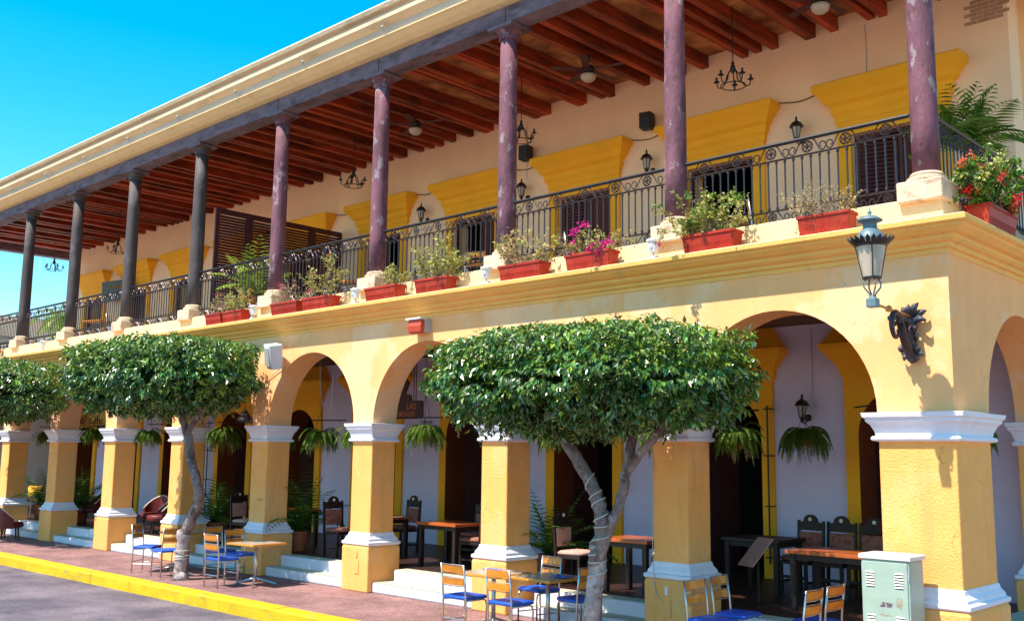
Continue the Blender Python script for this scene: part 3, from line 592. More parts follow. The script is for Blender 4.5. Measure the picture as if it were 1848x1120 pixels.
# ------------------------------------------------------------------ trees
def noise3(p, seed=0.0):
    return (math.sin(p[0]*2.1+seed)+math.sin(p[1]*2.7+seed*1.7)+math.sin(p[2]*3.3+seed*0.6)+math.sin((p[0]+p[1])*4.3+seed)*0.6+math.sin((p[1]-p[2])*5.1)*0.5+math.sin((p[0]*1.3-p[2])*7.7+seed)*0.35)/4.0
def crown(root, c, rx, ry, zb, zt, n, L, seed, nin, exl=6.0):
    R_ = random.Random(seed); hz = (zt-zb)/2; zc = (zt+zb)/2
    mb = MB(); mi = MB(); my = MB()
    ex = 6.0
    def surf():
        while True:
            # sample on a rounded box (superellipsoid), fuller on top
            d = Vector((R_.gauss(0,1), R_.gauss(0,1), R_.gauss(0,1)))
            d.x *= 1.0; d = d.normalized()
            rxy = (abs(d.x)**2.5+abs(d.y)**2.5)**(1/2.5); e_ = exl if d.z < 0 else ex; k = (rxy**e_+abs(d.z)**e_)**(-1/e_)
            q = d*k
            return q
    for i in range(n):
        q = surf(); bulge = 1.0 + 0.15*noise3((q.x*3.6, q.y*3.6, q.z*2.2), seed) + 0.11*noise3((q.x*7.5, q.y*7.5, q.z*4), seed+2)
        # underside hollow and ragged
        cl = noise3((q.x*9.0, q.y*9.0, q.z*5.5), seed*1.3)
        if cl < -0.14 and R_.random() < 0.85: continue
        depth = R_.random()**1.7*0.16 + max(0, -cl)*0.10
        f = bulge*(1-depth)
        side = math.sqrt(q.x*q.x+q.y*q.y)
        zz = q.z
        taper = 1.0 - 0.04*max(0, -zz)
        p = Vector((q.x*rx*f*taper, q.y*ry*f*taper, zz*hz*f + (0.16*math.cos(side*1.3) if zz > 0 else -0.26*noise3((q.x*6,q.y*6,1),seed)-0.10*noise3((q.x*15,q.y*15,2),seed))))
        nrm = Vector((q.x/rx, q.y/ry, q.z/hz*0.9)).normalized()
        out = (nrm + Vector((R_.gauss(0,.38), R_.gauss(0,.38), R_.gauss(0,.38)+0.35))).normalized()
        d = Vector((nrm.x*0.75+R_.gauss(0,.45), nrm.y*0.75+R_.gauss(0,.45), -0.85+R_.gauss(0,.35)+max(0, nrm.z)*0.5))
        l = L*R_.uniform(0.5, 1.25)
        (my if (nrm.z > 0.3 and R_.random() < 0.45) or R_.random() < 0.06 else mb).leaf(Vector(c)+Vector((0,0,zc))+p, d, out, l, l*0.52, 0.18)  # upward-facing leaves get the lighter green, painted as if sunlit
    # stray shoots beyond the clipped outline
    for i in range(260):
        q = surf()
        b = Vector(c)+Vector((q.x*rx*0.97, q.y*ry*0.97, zc+q.z*hz*0.97))
        nrm = Vector((q.x/rx, q.y/ry, q.z/hz)).normalized()
        dirv = (nrm+Vector((R_.gauss(0,.5), R_.gauss(0,.5), (0.5 if q.z > -0.5 else -1.2)+R_.gauss(0,.3)))).normalized(); ln = R_.uniform(0.06, 0.26)
        for j in range(int(ln/0.018)):
            p = b+dirv*0.018*j+Vector((0,0,-1.2*(j*0.018)**2))
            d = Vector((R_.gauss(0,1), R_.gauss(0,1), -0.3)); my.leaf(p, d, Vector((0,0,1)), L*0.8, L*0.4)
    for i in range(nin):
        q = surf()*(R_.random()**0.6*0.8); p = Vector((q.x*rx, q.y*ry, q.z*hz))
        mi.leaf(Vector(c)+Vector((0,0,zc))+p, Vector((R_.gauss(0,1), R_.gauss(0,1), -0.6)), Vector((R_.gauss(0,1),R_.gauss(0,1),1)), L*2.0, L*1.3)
    o = mb.build("crown", M['leaf'], root, kind='stuff'); my.build("toplit_young_leaves", M['toplit_young'], o, kind='stuff'); mi.build("inner_leaves", M['leafin'], o, kind='stuff')
    return o
def wig(pts, r0, r1, n=8, amp=0.02, rr=R):
    """smooth path through pts with taper"""
    P = [Vector(p) for p in pts]; out = []; rad = []
    m_ = len(P)-1
    for i in range(m_):
        p0, p1, p2, p3 = P[max(i-1,0)], P[i], P[i+1], P[min(i+2,m_)]
        for j in range(n):
            t = j/n; q = 0.5*((2*p1)+(p2-p0)*t+(2*p0-5*p1+4*p2-p3)*t*t+(3*p1-p0-3*p2+p3)*t**3)
            f = (i+t)/m_; out.append(q+Vector((rr.gauss(0,amp*.4), rr.gauss(0,amp*.4), 0))); rad.append((r0+(r1-r0)*f)*(1+rr.gauss(0,.05)))
    out.append(P[-1]); rad.append(r1)
    return out, rad
# tree in front of the second pillar: leaning twin trunk bound with rope
t2 = thing("ficus_tree", "box-clipped ficus with rope-bound forked trunk in front of the near arches", "tree", (-3.62,-1.5,0), 0, "clipped trees along the kerb")
def trunk_part(root, segs, m_, name="trunk", seg=12):
    mb = MB()
    for pts, a, b in segs:
        P, rr_ = wig(pts, a, b, 7, 0.012); mb.tube(P, rr_, seg)
    return mb.build(name, m_, root, smooth=True)
# local coordinates: x along the facade
tr = trunk_part(t2, [([(0.0,0,-0.02),(0.0,0.0,0.5),(0.05,0.02,0.98),(0.07,0.0,1.25)], 0.100, 0.092)], M['barkwhite'])
MB().lathe([(0.15,0),(0.125,0.06),(0.11,0.15)], (0,0,0), 12).build("root_flare", M['barkwhite'], tr, smooth=True)
trunk_part(t2, [([(0.04,0,1.0),(0.13,0,1.35),(0.12,0.0,1.62),(0.02,0.0,1.88),(-0.22,0.0,2.2),(-0.55,0.05,2.55),(-0.75,0.1,2.85)], 0.088, 0.062),
                ([(0.07,0.02,1.1),(0.22,0.05,1.45),(0.36,0.08,1.8),(0.44,0.1,2.2),(0.50,0.12,2.5),(0.55,0.15,2.9)], 0.068, 0.05),
                ([(0.44,0.1,2.1),(0.66,0.12,2.35),(0.92,0.15,2.6),(1.15,0.2,2.85)], 0.055, 0.045),
                ([(-0.5,0.05,2.5),(-0.9,-0.2,2.75),(-1.4,-0.3,3.1)], 0.055, 0.03), ([(0.52,0.12,2.6),(0.3,-0.4,2.9),(0.1,-0.7,3.2)], 0.05, 0.03),
                ([(1.0,0.18,2.7),(1.4,0.0,3.0),(1.7,-0.2,3.2)], 0.045, 0.02)], M['bark'], "limbs")
def spiral(P, rad, t0, t1, turns, r):
    """cord wound round a path"""
    P = [Vector(p) for p in P]; n = int(turns*14); out = []
    for i in range(n+1):
        f = (t0+(t1-t0)*i/n)*(len(P)-1); j = min(int(f), len(P)-2); q = P[j].lerp(P[j+1], f-j); d = (P[j+1]-P[j]).normalized()
        u = d.cross(Vector((0,1,0))).normalized(); w = d.cross(u); a = 2*PI*turns*i/n; ra = (rad[j]+0.008)*1.03
        out.append(q+(u*math.cos(a)+w*math.sin(a))*ra+d*0.03*math.sin(a*0.37))
    return MB().tube(out, r, 5)
TP, TR = wig([(0.0,0,-0.02),(0.0,0.0,0.5),(0.05,0.02,0.98),(0.07,0.0,1.25)], 0.100, 0.092, 7, 0.0)
spiral(TP, TR, 0.55, 0.98, 3.0, 0.009).build("rope", M['rope'], t2, smooth=True)
LPp, LR = wig([(0.04,0,1.0),(0.13,0,1.35),(0.12,0.0,1.62),(0.02,0.0,1.88),(-0.22,0.0,2.2),(-0.55,0.05,2.55),(-0.75,0.1,2.85)], 0.088, 0.062, 7, 0.0)
spiral(LPp, LR, 0.12, 0.60, 6.0, 0.0085).build("rope", M['rope'], t2, smooth=True)
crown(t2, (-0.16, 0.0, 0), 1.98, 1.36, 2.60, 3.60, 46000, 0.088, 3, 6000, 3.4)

t1 = thing("ficus_tree", "flat-clipped ficus with pale sinuous trunk beside the middle terrace tables", "tree", (-13.05,-1.45,0), 0, "clipped trees along the kerb")
tr = trunk_part(t1, [([(0.0,0,-0.02),(0.0,0,0.4),(0.02,0,0.85)], 0.12, 0.118)], M['barkwhite'])
MB().lathe([(0.16,0),(0.135,0.06),(0.12,0.15)], (0,0,0), 12).build("root_flare", M['barkwhite'], tr, smooth=True)
trunk_part(t1, [([(0.02,0,0.75),(0.18,0.04,1.05),(0.40,0.04,1.42),(0.36,0.0,1.75),(0.14,0.0,2.1),(0.02,0.0,2.45),(-0.22,0.0,2.8),(-0.45,0.0,3.15)], 0.098, 0.066),
                ([(-0.05,0,2.55),(0.25,0,2.85),(0.7,0.1,3.2)], 0.06, 0.03), ([(-0.3,0,2.9),(-1.0,0.1,3.2),(-1.6,0.1,3.5)], 0.06, 0.03)], M['bark'], "limbs")
TP, TR = wig([(0.0,0,-0.02),(0.0,0,0.4),(0.02,0,0.85)], 0.12, 0.118, 7, 0.0)
spiral(TP, TR, 0.42, 0.62, 4.0, 0.010).build("rope", M['rope'], t1, smooth=True)
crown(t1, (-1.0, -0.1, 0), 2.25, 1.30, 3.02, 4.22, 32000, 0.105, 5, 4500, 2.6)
t0 = thing("ficus_tree", "clipped ficus cut by the left edge of the picture", "tree", (-22.75,-1.5,0), 0, "clipped trees along the kerb")
trunk_part(t0, [([(0,0,-0.02),(0.0,0,0.8),(-0.1,0,1.6),(0.1,0,2.3),(0.3,0,3.2)], 0.14, 0.09), ([(0.15,0,2.5),(-0.4,0.1,3.0),(-0.9,0.2,3.5)], 0.06, 0.03)], M['bark'])
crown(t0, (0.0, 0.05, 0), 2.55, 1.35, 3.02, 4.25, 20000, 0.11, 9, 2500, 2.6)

# ------------------------------------------------------------------ wall lantern on its bracket at the corner
lx, ly = -0.39, -1.0
lan = thing("street_lantern", "blue-green crowned street lantern on a scrolled iron bracket at the building corner", "lantern", (lx, 0, 3.3))
def Lp(z): return z-3.3
gl = MB().lathe([(0.085,Lp(4.08)),(0.148,Lp(4.405))], (0,ly,0), 24).build("glass", M['lampglass'], lan)
mb = MB()
for k in range(4):
    a = 2*PI*k/4+0.5
    mb.tube([(0.088*math.cos(a),ly+0.088*math.sin(a),Lp(4.08)),(0.151*math.cos(a),ly+0.151*math.sin(a),Lp(4.405))], 0.006, 4)
mb.lathe([(0.08,Lp(4.06)),(0.095,Lp(4.065)),(0.095,Lp(4.085)),(0.07,Lp(4.09))], (0,ly,0), 20)
mb.build("glass_frame", M['iron'], lan)
cr = MB().lathe([(0.15,Lp(4.395)),(0.165,Lp(4.40)),(0.17,Lp(4.42)),(0.16,Lp(4.43)),(0.15,Lp(4.46))], (0,ly,0), 24)
for k in range(22):
    a = 2*PI*(k+0.5)/22; ca, sa = math.cos(a), math.sin(a); w = 0.021
    def cp(r_, z, s): return (r_*ca-s*sa*w, ly+r_*sa+s*ca*w, Lp(z))
    cr.add([cp(0.165,4.41,-1),cp(0.165,4.41,1),cp(0.205,4.455,1.0),cp(0.235,4.485,0),cp(0.205,4.455,-1.0),cp(0.160,4.425,-1),cp(0.160,4.425,1),cp(0.20,4.465,1.0),cp(0.23,4.495,0),cp(0.20,4.465,-1.0)],
           [(0,1,2,3,4),(9,8,7,6,5),(0,4,9,5),(1,6,7,2),(2,7,8,3),(3,8,9,4)])
cr.build("crown_ring", M['iron'], lan)
MB().lathe([(0.155,Lp(4.44)),(0.145,Lp(4.49)),(0.118,Lp(4.54)),(0.085,Lp(4.575)),(0.07,Lp(4.585)),(0.07,Lp(4.645)),(0.085,Lp(4.65)),(0.125,Lp(4.665)),(0.125,Lp(4.675)),(0.075,Lp(4.71)),(0.03,Lp(4.725)),(0.012,Lp(4.73)),(0.022,Lp(4.75)),(0.02,Lp(4.765)),(0.008,Lp(4.775)),(0.004,Lp(4.82))], (0,ly,0), 24).build("cap", M['lampgreen'], lan, smooth=True)
mb = MB()
for k in range(4):
    a = PI/4+k*PI/2; mb.tube([(r_*math.cos(a), ly+r_*math.sin(a), Lp(z)) for r_, z in ((0.02,3.88),(0.035,3.92),(0.085,3.98),(0.09,4.03),(0.06,4.06),(0.045,4.07))], 0.009, 5)
mb.build("cage", M['lampgreen'], lan)
b_ = MB().box(-0.052,0.052,ly-0.052,ly+0.052,Lp(3.775),Lp(3.865)).lathe([(0.05,Lp(3.865)),(0.03,Lp(3.885)),(0.02,Lp(3.90))],(0,ly,0),12).build("socket_box", M['lampgreen'], lan, bevel=0.008)
MB().tube([(0,ly+0.05,Lp(3.815)),(0,-0.30,Lp(3.79)),(0,-0.06,Lp(3.78))], 0.014, 8).lathe([(0.01,-0.03),(0.034,-0.02),(0.038,0),(0.03,0.025),(0.01,0.04)],(0,-0.62,Lp(3.80)),10).build("arm", M['tabletop'], lan, smooth=True)
# scrolled bracket: curling neck, bellied body and acanthus back plate
bk = MB()
P, _ = wig([(0,-0.40,Lp(3.585)),(0,-0.43,Lp(3.535)),(0,-0.50,Lp(3.525)),(0,-0.555,Lp(3.60)),(0,-0.555,Lp(3.70)),(0,-0.49,Lp(3.775)),(0,-0.40,Lp(3.76)),(0,-0.335,Lp(3.67)),(0,-0.28,Lp(3.56)),(0,-0.20,Lp(3.45)),(0,-0.10,Lp(3.36)),(0,-0.04,Lp(3.33))], 0.03, 0.06, 6, 0.0)
n_ = len(P); bk.tube(P, [0.014+0.024*min(1, i/n_*2.0)+0.035*max(0, (i/n_-0.5)) for i in range(n_)], 12)
P2, r2_ = wig([(0,-0.36,Lp(3.70)),(0,-0.27,Lp(3.735)),(0,-0.18,Lp(3.70)),(0,-0.14,Lp(3.60)),(0,-0.13,Lp(3.48)),(0,-0.09,Lp(3.38))], 0.022, 0.06, 6, 0.0); bk.tube(P2, r2_, 12)
for k in range(9):
    f = k/8; y_ = -0.52+0.42*f; z_ = 3.72-0.33*f+0.05*math.sin(f*PI)
    bk.lathe([(0.004,-0.03),(0.022,-0.02),(0.028,0),(0.022,0.02),(0.004,0.03)], (0.035*(1 if k % 2 else -1), y_, Lp(z_)), 7)
for s in (-1,1):
    bk.tube([(s*0.05,-0.20+0.07*math.cos(a*0.5)*(1-a/18), Lp(3.60)+0.075*math.sin(a*0.5)*(1-a/18)) for a in range(16)], [0.016-0.0007*a for a in range(16)], 6)
bk.tube([(0,-0.555,Lp(3.66)),(0,-0.60,Lp(3.655))], [0.012,0.004], 5)
bk.build("bracket", M['bracket'], lan, smooth=True)
ac = MB()
def lobe(c, dirv, L, w, up_):
    """cupped acanthus lobe that curls outward at its tip"""
    d = Vector(dirv).normalized(); nrm = Vector((0,-1,0)); sd = d.cross(nrm).normalized(); vs = []; fs = []; n = 6
    for i in range(n+1):
        f = i/n; ww = w*math.sin(PI*(0.18+0.80*f))**0.8; p = Vector(c)+d*L*f*(1-0.25*f)+nrm*(up_*math.sin(f*PI*0.75)+0.03)
        for t in (-1,-0.5,0,0.5,1): q = p+sd*ww*t+nrm*(-0.018*abs(t)+0.01*(1 if t == 0 else 0)); vs.append(q[:])
        for t in (1,-1): q = p+sd*ww*0.8*t-nrm*0.035; vs.append(q[:])
    for i in range(n):
        for k in range(7): a_ = 7*i+k; b_2 = 7*i+(k+1)%7; fs.append((a_, b_2, b_2+7, a_+7))
    fs += [tuple(range(7)), tuple(reversed(range(7*n, 7*n+7)))]
    ac.add(vs, fs)
for k in range(7):
    a = math.radians(-10+200*k/6); lobe((0,-0.01,Lp(3.76)), (math.cos(a),0,math.sin(a)), R.uniform(0.17,0.26), R.uniform(0.035,0.055), R.uniform(0.07,0.13))
for k in range(7):
    a = math.radians(170+200*k/6); lobe((0,-0.01,Lp(3.42)), (math.cos(a),0,math.sin(a)), R.uniform(0.13,0.2), R.uniform(0.035,0.05), R.uniform(0.07,0.13))
for s in (-1,1):
    for z_ in (3.52,3.60,3.68): lobe((0,-0.01,Lp(z_)), (s,0,0.9), R.uniform(0.14,0.2), R.uniform(0.03,0.05), R.uniform(0.05,0.11))
ac.tube([(0,-0.03,Lp(3.36)),(0,-0.045,Lp(3.6)),(0,-0.04,Lp(3.86))], [0.05,0.045,0.045], 8)
ac.build("acanthus_plate", mat("patina_iron", (0.055, 0.06, 0.075), 0.5, 0.35, 14, spec=0.5), lan, smooth=True)

# ------------------------------------------------------------------ planters on the balcony cornice
def planter_box(root, w, d=0.26, h=0.225):
    mb = MB(); mb.taper(0,0,0,h-0.03,w*0.46,d*0.36,w*0.5-0.012,d*0.5-0.012)
    b = mb.build("box", M['pot'], root, bevel=0.008)
    rim = MB()
    for x0,x1,y0,y1 in ((-w/2,w/2,-d/2,-d/2+0.025),(-w/2,w/2,d/2-0.025,d/2),(-w/2,-w/2+0.025,-d/2+0.025,d/2-0.025),(w/2-0.025,w/2,-d/2+0.025,d/2-0.025)): rim.box(x0,x1,y0,y1,h-0.035,h)
    rim.build("rim", M['pot'], b, bevel=0.004)
    rb = MB(); n = int(w/0.03)
    for i in range(n):
        x = -w*0.43+w*0.86*i/(n-1); rb.add([(x-0.006,-d*0.36-0.004,0.015),(x+0.006,-d*0.36-0.004,0.015),(x+0.006,-d*0.40-0.008,h*0.42),(x-0.006,-d*0.40-0.008,h*0.42),(x-0.006,-d*0.34,0.015),(x+0.006,-d*0.34,0.015),(x+0.006,-d*0.38,h*0.42),(x-0.006,-d*0.38,h*0.42)],
            [(0,1,2,3),(0,3,7,4),(1,5,6,2),(3,2,6,7)])
    rb.build("ribs", M['pot'], b, kind='stuff')
    MB().box(-w/2+0.026,w/2-0.026,-d/2+0.026,d/2-0.026,h-0.05,h-0.02).build("soil", M['soil'], root)
def shrub(root, w, hgt, nst, nleaf, lm, lsz, flowers=(), z0=0.2, spread=0.35, seed=0, d=0.26, droop=0.0, ycen=0.0):
    R_ = random.Random(seed); st = MB(); lf = MB(); fl = {}
    tips = []
    for i in range(nst):
        x = R_.uniform(-w*0.42, w*0.42); y = R_.uniform(-d*0.25, d*0.25)+ycen
        p = Vector((x,y,z0-0.02)); dr = Vector((R_.gauss(0,spread)+x*0.5, R_.gauss(0,spread*0.6), 1)).normalized(); ln = hgt*R_.uniform(0.45,1.0)
        pts = [p.copy()]; n = 7
        for j in range(n):
            dr = (dr+Vector((R_.gauss(0,.22), R_.gauss(0,.22), R_.gauss(0,.12)-droop*j/n))).normalized(); p = p+dr*ln/n; pts.append(p.copy())
        st.tube(pts, [0.007*(1-0.75*j/n) for j in range(n+1)], 4, caps=False)
        tips.append((pts, dr))
        for _ in range(R_.randint(1, 3)):
            j = R_.randint(2, n-1); q = pts[j].copy(); d2 = (dr+Vector((R_.gauss(0,.7),R_.gauss(0,.6),R_.gauss(0,.4)))).normalized(); pp = [q.copy()]
            for _k in range(3): d2 = (d2+Vector((R_.gauss(0,.2),R_.gauss(0,.2),R_.gauss(0,.2)))).normalized(); q = q+d2*ln*0.11; pp.append(q.copy())
            st.tube(pp, [0.004,0.0035,0.003,0.002], 3, caps=False); tips.append((pp, d2))
    per = max(1, int(nleaf*1.0)//len(tips))
    for pts, dr in tips:
        for _ in range(per):
            t = R_.random()**0.7*(len(pts)-1); j = int(t); q = pts[j].lerp(pts[min(j+1,len(pts)-1)], t-j)+Vector((R_.gauss(0,.018),R_.gauss(0,.018),R_.gauss(0,.018)))
            l = lsz*1.1*R_.uniform(.5,1.3); lf.leaf(q, Vector((R_.gauss(0,1),R_.gauss(0,1),R_.gauss(0,.7))), Vector((R_.gauss(0,.6),R_.gauss(0,.6)-0.3,1)), l, l*0.6, 0.2)
    st.build("stems", M['twig'], root, kind='stuff'); lf.build("foliage", lm, root, kind='stuff')
    for (fm, nclus, per_, fs) in flowers:
        fb = MB()
        for _ in range(nclus):
            pts, dr = R_.choice(tips); c = pts[-1] + Vector((R_.gauss(0,.02), -abs(R_.gauss(0,.03)), R_.gauss(0,.02)))
            for k in range(per_):
                q = c+Vector((R_.gauss(0,fs*0.7),R_.gauss(0,fs*0.6),R_.gauss(0,fs*0.6))); fb.leaf(q, Vector((R_.gauss(0,1),R_.gauss(0,1),R_.gauss(0,1))), Vector((R_.gauss(0,1),-1,R_.gauss(0,1))), fs*0.8, fs*0.75, 0.3)
        fb.build("flowers", fm, root, kind='stuff')
PY = -0.155; PZ = ZC1+0.027
PG = "red planters along the balcony cornice"
pl = [
 (-14.50,0.62,"red planter of dry pink-flowered twigs, leftmost of the row above the speaker", dict(hgt=0.55,nst=16,nleaf=260,lm=M['leafdry'],lsz=0.035,flowers=((M['pinkf'],6,10,.03),))),
 (-13.78,0.74,"red planter with olive feathery shrub and a few red blooms beside the fifth column", dict(hgt=0.62,nst=18,nleaf=900,lm=M['leafy'],lsz=0.04,flowers=((M['orangef'],5,9,.035),))),
 (-12.00,0.86,"red planter of bare grey twigs with pink blooms right of the fifth column", dict(hgt=0.62,nst=22,nleaf=300,lm=M['leafdry'],lsz=0.035,flowers=((M['pinkf'],8,10,.035),))),
 (-10.98,0.86,"red planter with tall sparse shrub left of the fourth column", dict(hgt=0.95,nst=16,nleaf=620,lm=M['leafy'],lsz=0.045,flowers=((M['orangef'],2,8,.03),))),
 (-9.18,0.84,"red planter with short arching lime shoots right of the fourth column", dict(hgt=0.55,nst=9,nleaf=330,lm=M['leafy'],lsz=0.05)),
 (-7.92,0.78,"red planter with rounded yellow-green bush between third and fourth columns", dict(hgt=0.78,nst=20,nleaf=1500,lm=M['leafy'],lsz=0.05)),
 (-6.00,0.84,"red planter with spreading half-dry shrub in front of the third column", dict(hgt=0.70,nst=16,nleaf=950,lm=M['leafdry'],lsz=0.05,spread=0.7,flowers=((M['leafy'],14,12,.05),))),
 (-4.73,0.80,"red planter of bougainvillea with bright magenta blooms", dict(hgt=0.62,nst=18,nleaf=900,lm=M['leafy'],lsz=0.04,spread=0.6,flowers=((M['magenta'],11,26,.05),(M['orangef'],2,8,.03)))),
 (-2.80,0.76,"red planter with the biggest full green bush, beside the second column", dict(hgt=0.75,nst=26,nleaf=2300,lm=M['leafy'],lsz=0.045,spread=0.55,flowers=((M['leafg'],22,16,.05),(M['magenta'],1,10,.04)))),
 (-1.27,0.64,"red planter with wispy straw-coloured shrub above the street lantern", dict(hgt=0.55,nst=26,nleaf=750,lm=M['leafdry'],lsz=0.032,spread=0.55)),
]
for i, (x, w, lab, kw) in enumerate(pl):
    p = thing("planter", lab, "planter", (x, PY, PZ), R.uniform(-.02,.02), PG)
    planter_box(p, w); shrub(p, w, seed=20+i, **kw)
p = thing("planter", "red planter with red and orange flowering bush on the end cornice", "planter", (0.16, 0.98, PZ), PI/2, PG)
planter_box(p, 0.95, 0.28, 0.25); shrub(p, 0.95, hgt=0.72, nst=34, nleaf=4200, lm=M['leafg'], lsz=0.055, spread=0.5, seed=77, z0=0.22, flowers=((M['redf'],9,26,.06),(M['orangef'],16,14,.05),(M['leafy'],40,18,.05)))
p = thing("planter", "planter of violet bougainvillea on the cornice at the left edge", "planter", (-26.75, PY, PZ), 0, PG)
planter_box(p, 0.8); shrub(p, 0.8, hgt=0.9, nst=18, nleaf=900, lm=M['leafg'], lsz=0.06, seed=88, flowers=((M['purple'],14,16,.06),))

# floodlights on the cornice
FG = "small floodlights standing on the cornice"
def flood(x, lab):
    t = thing("floodlight", lab, "floodlight", (x, -0.17, PZ), R.uniform(-.3,.3), FG)
    MB().box(-0.06,0.06,-0.045,0.045,0,0.05).build("base", M['grey'], t, bevel=0.006)
    MB().tube([(0,0,0.05),(0,0,0.10)], 0.014, 8).build("stem", M['grey'], t)
    h = MB().lathe([(0.05,0.09),(0.062,0.11),(0.075,0.23),(0.095,0.245),(0.095,0.265),(0.06,0.28),(0.02,0.285)], (0,0,0), 16).build("head", M['white'], t, smooth=False)
    MB().lathe([(0.03,-0.006),(0.028,0.004),(0.012,0.006)], (-0.0,-0.068,0.16), 10, Matrix.Rotation(PI/2,3,'X')).build("knob", M['grey'], h)
for x, lab in ((-13.15,"small white floodlight below the fifth column"),(-9.95,"small white floodlight below the fourth column"),(-6.76,"small white floodlight below the third column"),(-3.68,"small white floodlight below the second column"),(-23.1,"small white floodlight above the left ficus tree")): flood(x, lab)

# ------------------------------------------------------------------ steel and timber terrace furniture
def make_chair():
    t = thing("terrace_chair", "", "chair")
    w = 0.20
    for s in (-1, 1):
        MB().tube([(s*w,-0.20,0.0),(s*w,-0.195,0.44),(s*w,-0.21,0.60),(s*w,-0.245,0.88)], 0.0125, 8).build("back_post", M['chrome'], t, smooth=True)
        MB().tube([(s*(w-0.005),0.19,0.0),(s*(w-0.005),0.195,0.36),(s*(w-0.005),0.175,0.415),(s*(w-0.005),0.13,0.43),(s*(w-0.005),-0.19,0.43)], 0.0115, 8).build("front_leg", M['chrome'], t, smooth=True)
        MB().tube([(s*w,-0.195,0.16),(s*(w-0.005),0.19,0.16)], 0.008, 6).build("side_stretcher", M['chrome'], t)
    MB().tube([(-w,-0.197,0.20),(w,-0.197,0.20)], 0.008, 6).build("rear_stretcher", M['chrome'], t)
    st = MB(); st.ringstack(-0.18,0.18,-0.165,0.165,[(0.0,0.435),(0.025,0.44),(0.032,0.46),(0.028,0.478),(0.0,0.49),(-0.06,0.497)])
    st.build("seat", M['vinyl'], t, smooth=True, bevel=0.006)
    for z, h in ((0.82, 0.085), (0.665, 0.085)):
        y = -0.213-(z-0.60)*0.125
        P = []
        n = 6; mb = MB(); vs = []; fs = []
        for i in range(n+1):
            x = -w+0.012+(2*w-0.024)*i/n; bow = -0.022*math.sin(PI*i/n)
            for yy, zz in ((y+bow-0.007, z-h/2), (y+bow+0.007, z-h/2), (y+bow+0.007-0.01, z+h/2), (y+bow-0.007-0.01, z+h/2)): vs.append((x,yy,zz))
        for i in range(n):
            for k in range(4): fs.append((4*i+k, 4*i+(k+1)%4, 4*i+4+(k+1)%4, 4*i+4+k))
        fs += [(0,1,2,3),(4*n+3,4*n+2,4*n+1,4*n)]
        mb.add(vs, fs); s_ = mb.build("back_slat", M['slat'], t)
    mb = MB()
    for z in (0.765, 0.875, 0.61, 0.72): mb.tube([(-w,-0.213-(z-0.60)*0.125,z),(0,-0.235-(z-0.60)*0.125,z),(w,-0.213-(z-0.60)*0.125,z)], 0.006, 5)
    mb.build("back_rail", M['chrome'], t)
    return t
CH = make_chair(); ch_used = [False]
CG = "steel and timber chairs set out on the sidewalk"
def chair(x, y, face, lab, z=0.0, grp=CG):
    """face: heading of the seat front, degrees; 90 = +y"""
    rz = math.radians(face-90)
    if not ch_used[0]:
        ch_used[0] = True; CH.location = (x,y,z); CH.rotation_euler = (0,0,rz); CH['label'] = lab; CH['group'] = grp; return CH
    return dup(CH, (x,y,z), rz, lab, grp)
def make_table():
    t = thing("terrace_table", "", "table")
    tp = MB().box(-0.36,0.36,-0.36,0.36,0.685,0.72).build("table_top", M['tabletop'], t, bevel=0.008)
    MB().box(-0.335,0.335,-0.335,0.335,0.7205,0.723).build("laminate", M['laminate'], tp)
    MB().tube([(0,0,0.06),(0,0,0.685)], 0.03, 12).build("pedestal", M['chrome'], t, smooth=True)
    for k in range(4):
        a = PI/4+k*PI/2; MB().tube([(0.02*math.cos(a),0.02*math.sin(a),0.13),(0.36*math.cos(a),0.36*math.sin(a),0.025)], 0.02, 6).build("foot", M['chrome'], t)
    MB().box(-0.2,0.2,-0.2,0.2,0.665,0.684).build("mounting_plate", M['chrome'], t)
    return t
TB = make_table(); tb_used = [False]
def table(x, y, rz, lab, z=0.0):
    if not tb_used[0]:
        tb_used[0] = True; TB.location = (x,y,z); TB.rotation_euler = (0,0,rz); TB['label'] = lab; TB['group'] = "square terrace tables"; return TB
    return dup(TB, (x,y,z), rz, lab, "square terrace tables")
chair(-14.60,-1.30,35,"blue-seated chair farthest left of the terrace, its back to the kerb")
chair(-13.72,-1.38,178,"blue-seated chair partly hidden left of the pale sinuous trunk")
chair(-13.05,-0.68,8,"blue-seated chair just right of the pale sinuous trunk, by the steps")
chair(-11.78,-1.40,92,"blue-seated chair nearest the kerb at the middle terrace table")
chair(-12.28,-0.72,2,"blue-seated chair at the left side of the middle terrace table, facing right")
table(-14.45,-0.62,0.05,"square terrace table at the left, behind the leftmost chair")
table(-11.50,-0.92,0.1,"square table with splayed steel feet right of the pale sinuous trunk")
chair(-5.70,-1.52,92,"blue-seated chair at the left of the near terrace group, back to the kerb")
chair(-4.93,-1.48,90,"blue-seated chair in the middle of the near terrace group, back to the kerb")
chair(-5.55,-0.28,262,"orange-slatted chair facing the street behind the near tables")
chair(-4.55,-0.62,170,"blue-seated chair partly hidden behind the rope-bound trunk")
table(-5.72,-0.98,0.04,"square table at the left of the near terrace group")
table(-4.92,-0.80,-0.03,"square table just left of the rope-bound trunk")
chair(-2.46,-0.80,-2,"chair in front of the shaded pillar, left one of the pair")
chair(-2.50,-0.20,4,"chair in front of the shaded pillar, right one of the pair")
chair(-1.60,-0.55,182,"chair left of the metal cabinet, farther from it of the pair")
chair(-1.62,0.0,180,"chair left of the metal cabinet, nearer to it of the pair")
